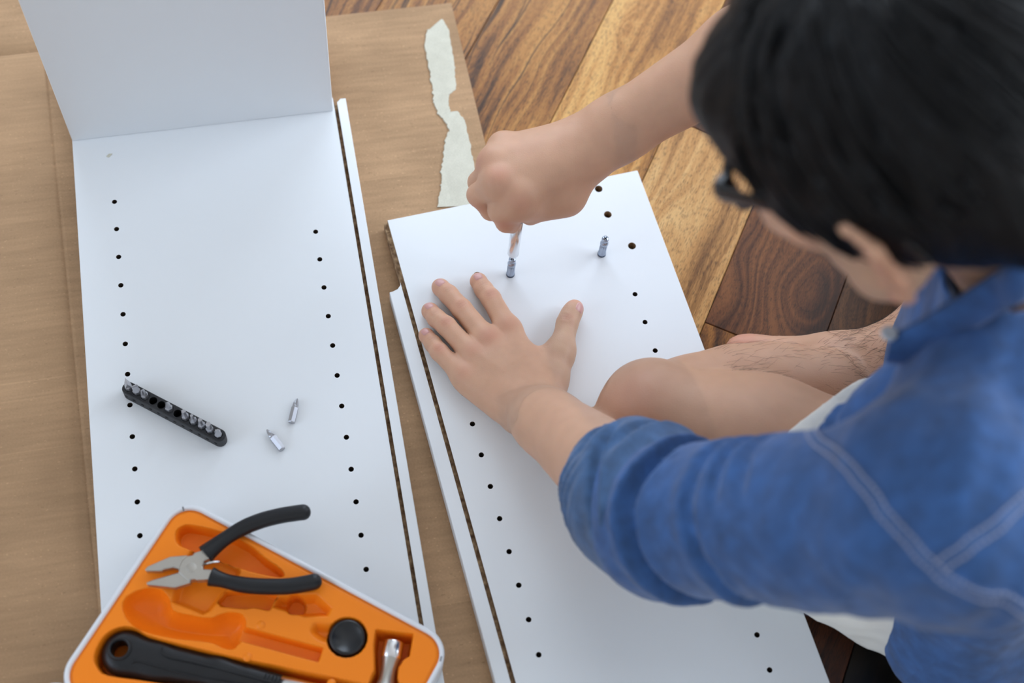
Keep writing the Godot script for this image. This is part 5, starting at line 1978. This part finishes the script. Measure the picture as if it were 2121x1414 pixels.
func make_hair(t: Node3D) -> void:
	var f := Field.new()
	f.ball(hd(-0.010, 0, 0.048), head_frame, Vector3(0.106, 0.106, 0.092), 0.02)
	f.bone(hd(0.062, 0.03, 0.078), hd(0.062, -0.03, 0.078), 0.034, 0.034, 0.03)
	f.bone(hd(-0.078, 0.030, 0.000), hd(-0.078, -0.030, 0.000), 0.036, 0.036, 0.03)
	var n := head_frame * Vector3(0.438, -0.899, 0.0)
	f.cuts = [[n, HEAD.dot(n) + 0.004, 0.006]]
	var flow := FastNoiseLite.new()
	flow.seed = 14
	flow.frequency = 1.0
	flow.fractal_octaves = 2
	var inv := head_frame.inverse()
	f.extra = func(p: Vector3) -> float:
		var q := inv * (p - HEAD)
		var a := atan2(q.z, q.x + 0.03)
		return 0.0042 * flow.get_noise_3d(cos(a) * 4.5, sin(a) * 4.5, q.y * 9.0) + 0.0018 * flow.get_noise_3d(cos(a) * 14.0, sin(a) * 14.0, q.y * 14.0)
	f.reach = 0.008
	var s := Shell.new()
	nets(f, AABB(Vector3(0.340, 0.430, 0.200), Vector3(0.340, 0.290, 0.340)), 0.0045, s)
	var hr := obj("hair", s.mesh(false), M.black_hair, t)
	hr.set_meta("label", "short straight black hair")
	# loose strands lying over it, from the crown outwards, and a fringe
	var st := begin(true)
	var rng := RandomNumberGenerator.new()
	rng.seed = 5
	for i in 520:
		var az := rng.randf_range(-PI, PI)
		var el := rng.randf_range(-0.15, 1.15)
		var pts := []
		var rr := PackedFloat32Array()
		var l := rng.randf_range(0.5, 0.9)
		for k in 6:
			var e := el - l * k / 5.0
			var d := Vector3(cos(az + 0.05 * k) * cos(e), sin(e), sin(az + 0.05 * k) * cos(e))
			var o := head_frame * (d * Vector3(0.106, 0.106, 0.092) * (1.008 + 0.01 * k / 5.0)) + hd(-0.010, 0, 0.048)
			if (o - HEAD).dot(n) > 0.012:
				break
			pts.append(o)
			rr.append(lerpf(0.0022, 0.0004, k / 5.0))
		if pts.size() > 2:
			tube_into(st, PackedVector3Array(pts), rr, 5)
	for i in 60:
		var lx := rng.randf_range(-0.075, 0.080)
		var u0 := rng.randf_range(0.085, 0.110)
		var fr := 0.092 - 0.9 * lx * lx / 0.11
		var pts := [hd(fr - 0.030, lx * 0.8, u0 + 0.012), hd(fr - 0.004, lx * 0.9, u0 - 0.012), hd(fr + 0.006, lx, u0 - 0.034), hd(fr + 0.005, lx * 1.04, u0 - 0.052 - rng.randf() * 0.012)]
		tube_into(st, spline(pts, 3), PackedFloat32Array([0.003, 0.003, 0.003, 0.0028, 0.0026, 0.0022, 0.0018, 0.0014, 0.0010, 0.0004]), 5)
	var strands := obj("strands", done(st), M.black_hair, hr)
	strands.set_meta("kind", "stuff")


func make_glasses() -> void:
	var t := thing("glasses", "black thick-framed glasses worn low on the man's bent face", "glasses", hd(0.091, 0, 0.016))
	t.basis = head_frame
	# its own frame: x forward, y up, z left
	for s in [1.0, -1.0]:
		var pts := []
		for k in 28:
			var a := TAU * k / 28
			var cx := cos(a)
			var sy := sin(a)
			var x := 0.0265 * signf(cx) * pow(absf(cx), 0.65)
			var y := 0.0195 * signf(sy) * pow(absf(sy), 0.65)
			pts.append(Vector3(0.002 - absf(x + 0.033) * 0.10, y, s * (x + 0.0345)))
		pts.append(pts[0])
		var rr := PackedFloat32Array()
		rr.resize(pts.size())
		rr.fill(0.0036)
		obj("rim", tube(PackedVector3Array(pts), rr, 10), M.glasses_frame, t)
		var st := begin(true)
		for k in 28:
			var c := Vector3(-0.001, 0, s * 0.0345)
			facing_tri(st, c, pts[k] + Vector3(-0.001, 0, 0), pts[k + 1] + Vector3(-0.001, 0, 0), Vector3(-0.1, 0, s * 0.0345))
		obj("lens", done(st), M.lens_glass, t)
		obj("end_piece", bevel_box(Vector3(0.012, 0.019, 0.012), 0.003), M.glasses_frame, t, Vector3(-0.006, 0.0095, s * 0.0655))
		obj("temple", tube(spline([Vector3(-0.004, 0.012, s * 0.071), Vector3(-0.045, 0.0145, s * 0.0775), Vector3(-0.095, 0.0165, s * 0.0805), Vector3(-0.118, 0.0155, s * 0.0830), Vector3(-0.134, 0.004, s * 0.0840), Vector3(-0.142, -0.014, s * 0.0820)], 6), PackedFloat32Array(range(31).map(func(i): return lerpf(0.0062, 0.0036, i / 30.0))), 10, head_frame * Vector3(0, 0, 0) + Vector3(0, 0, 1), 0.5), M.glasses_frame, t)
	obj("bridge", tube(spline([Vector3(0.002, 0.006, 0.0095), Vector3(0.0045, 0.009, 0), Vector3(0.002, 0.006, -0.0095)], 5), PackedFloat32Array(range(11).map(func(_i): return 0.0026)), 10), M.glasses_frame, t)
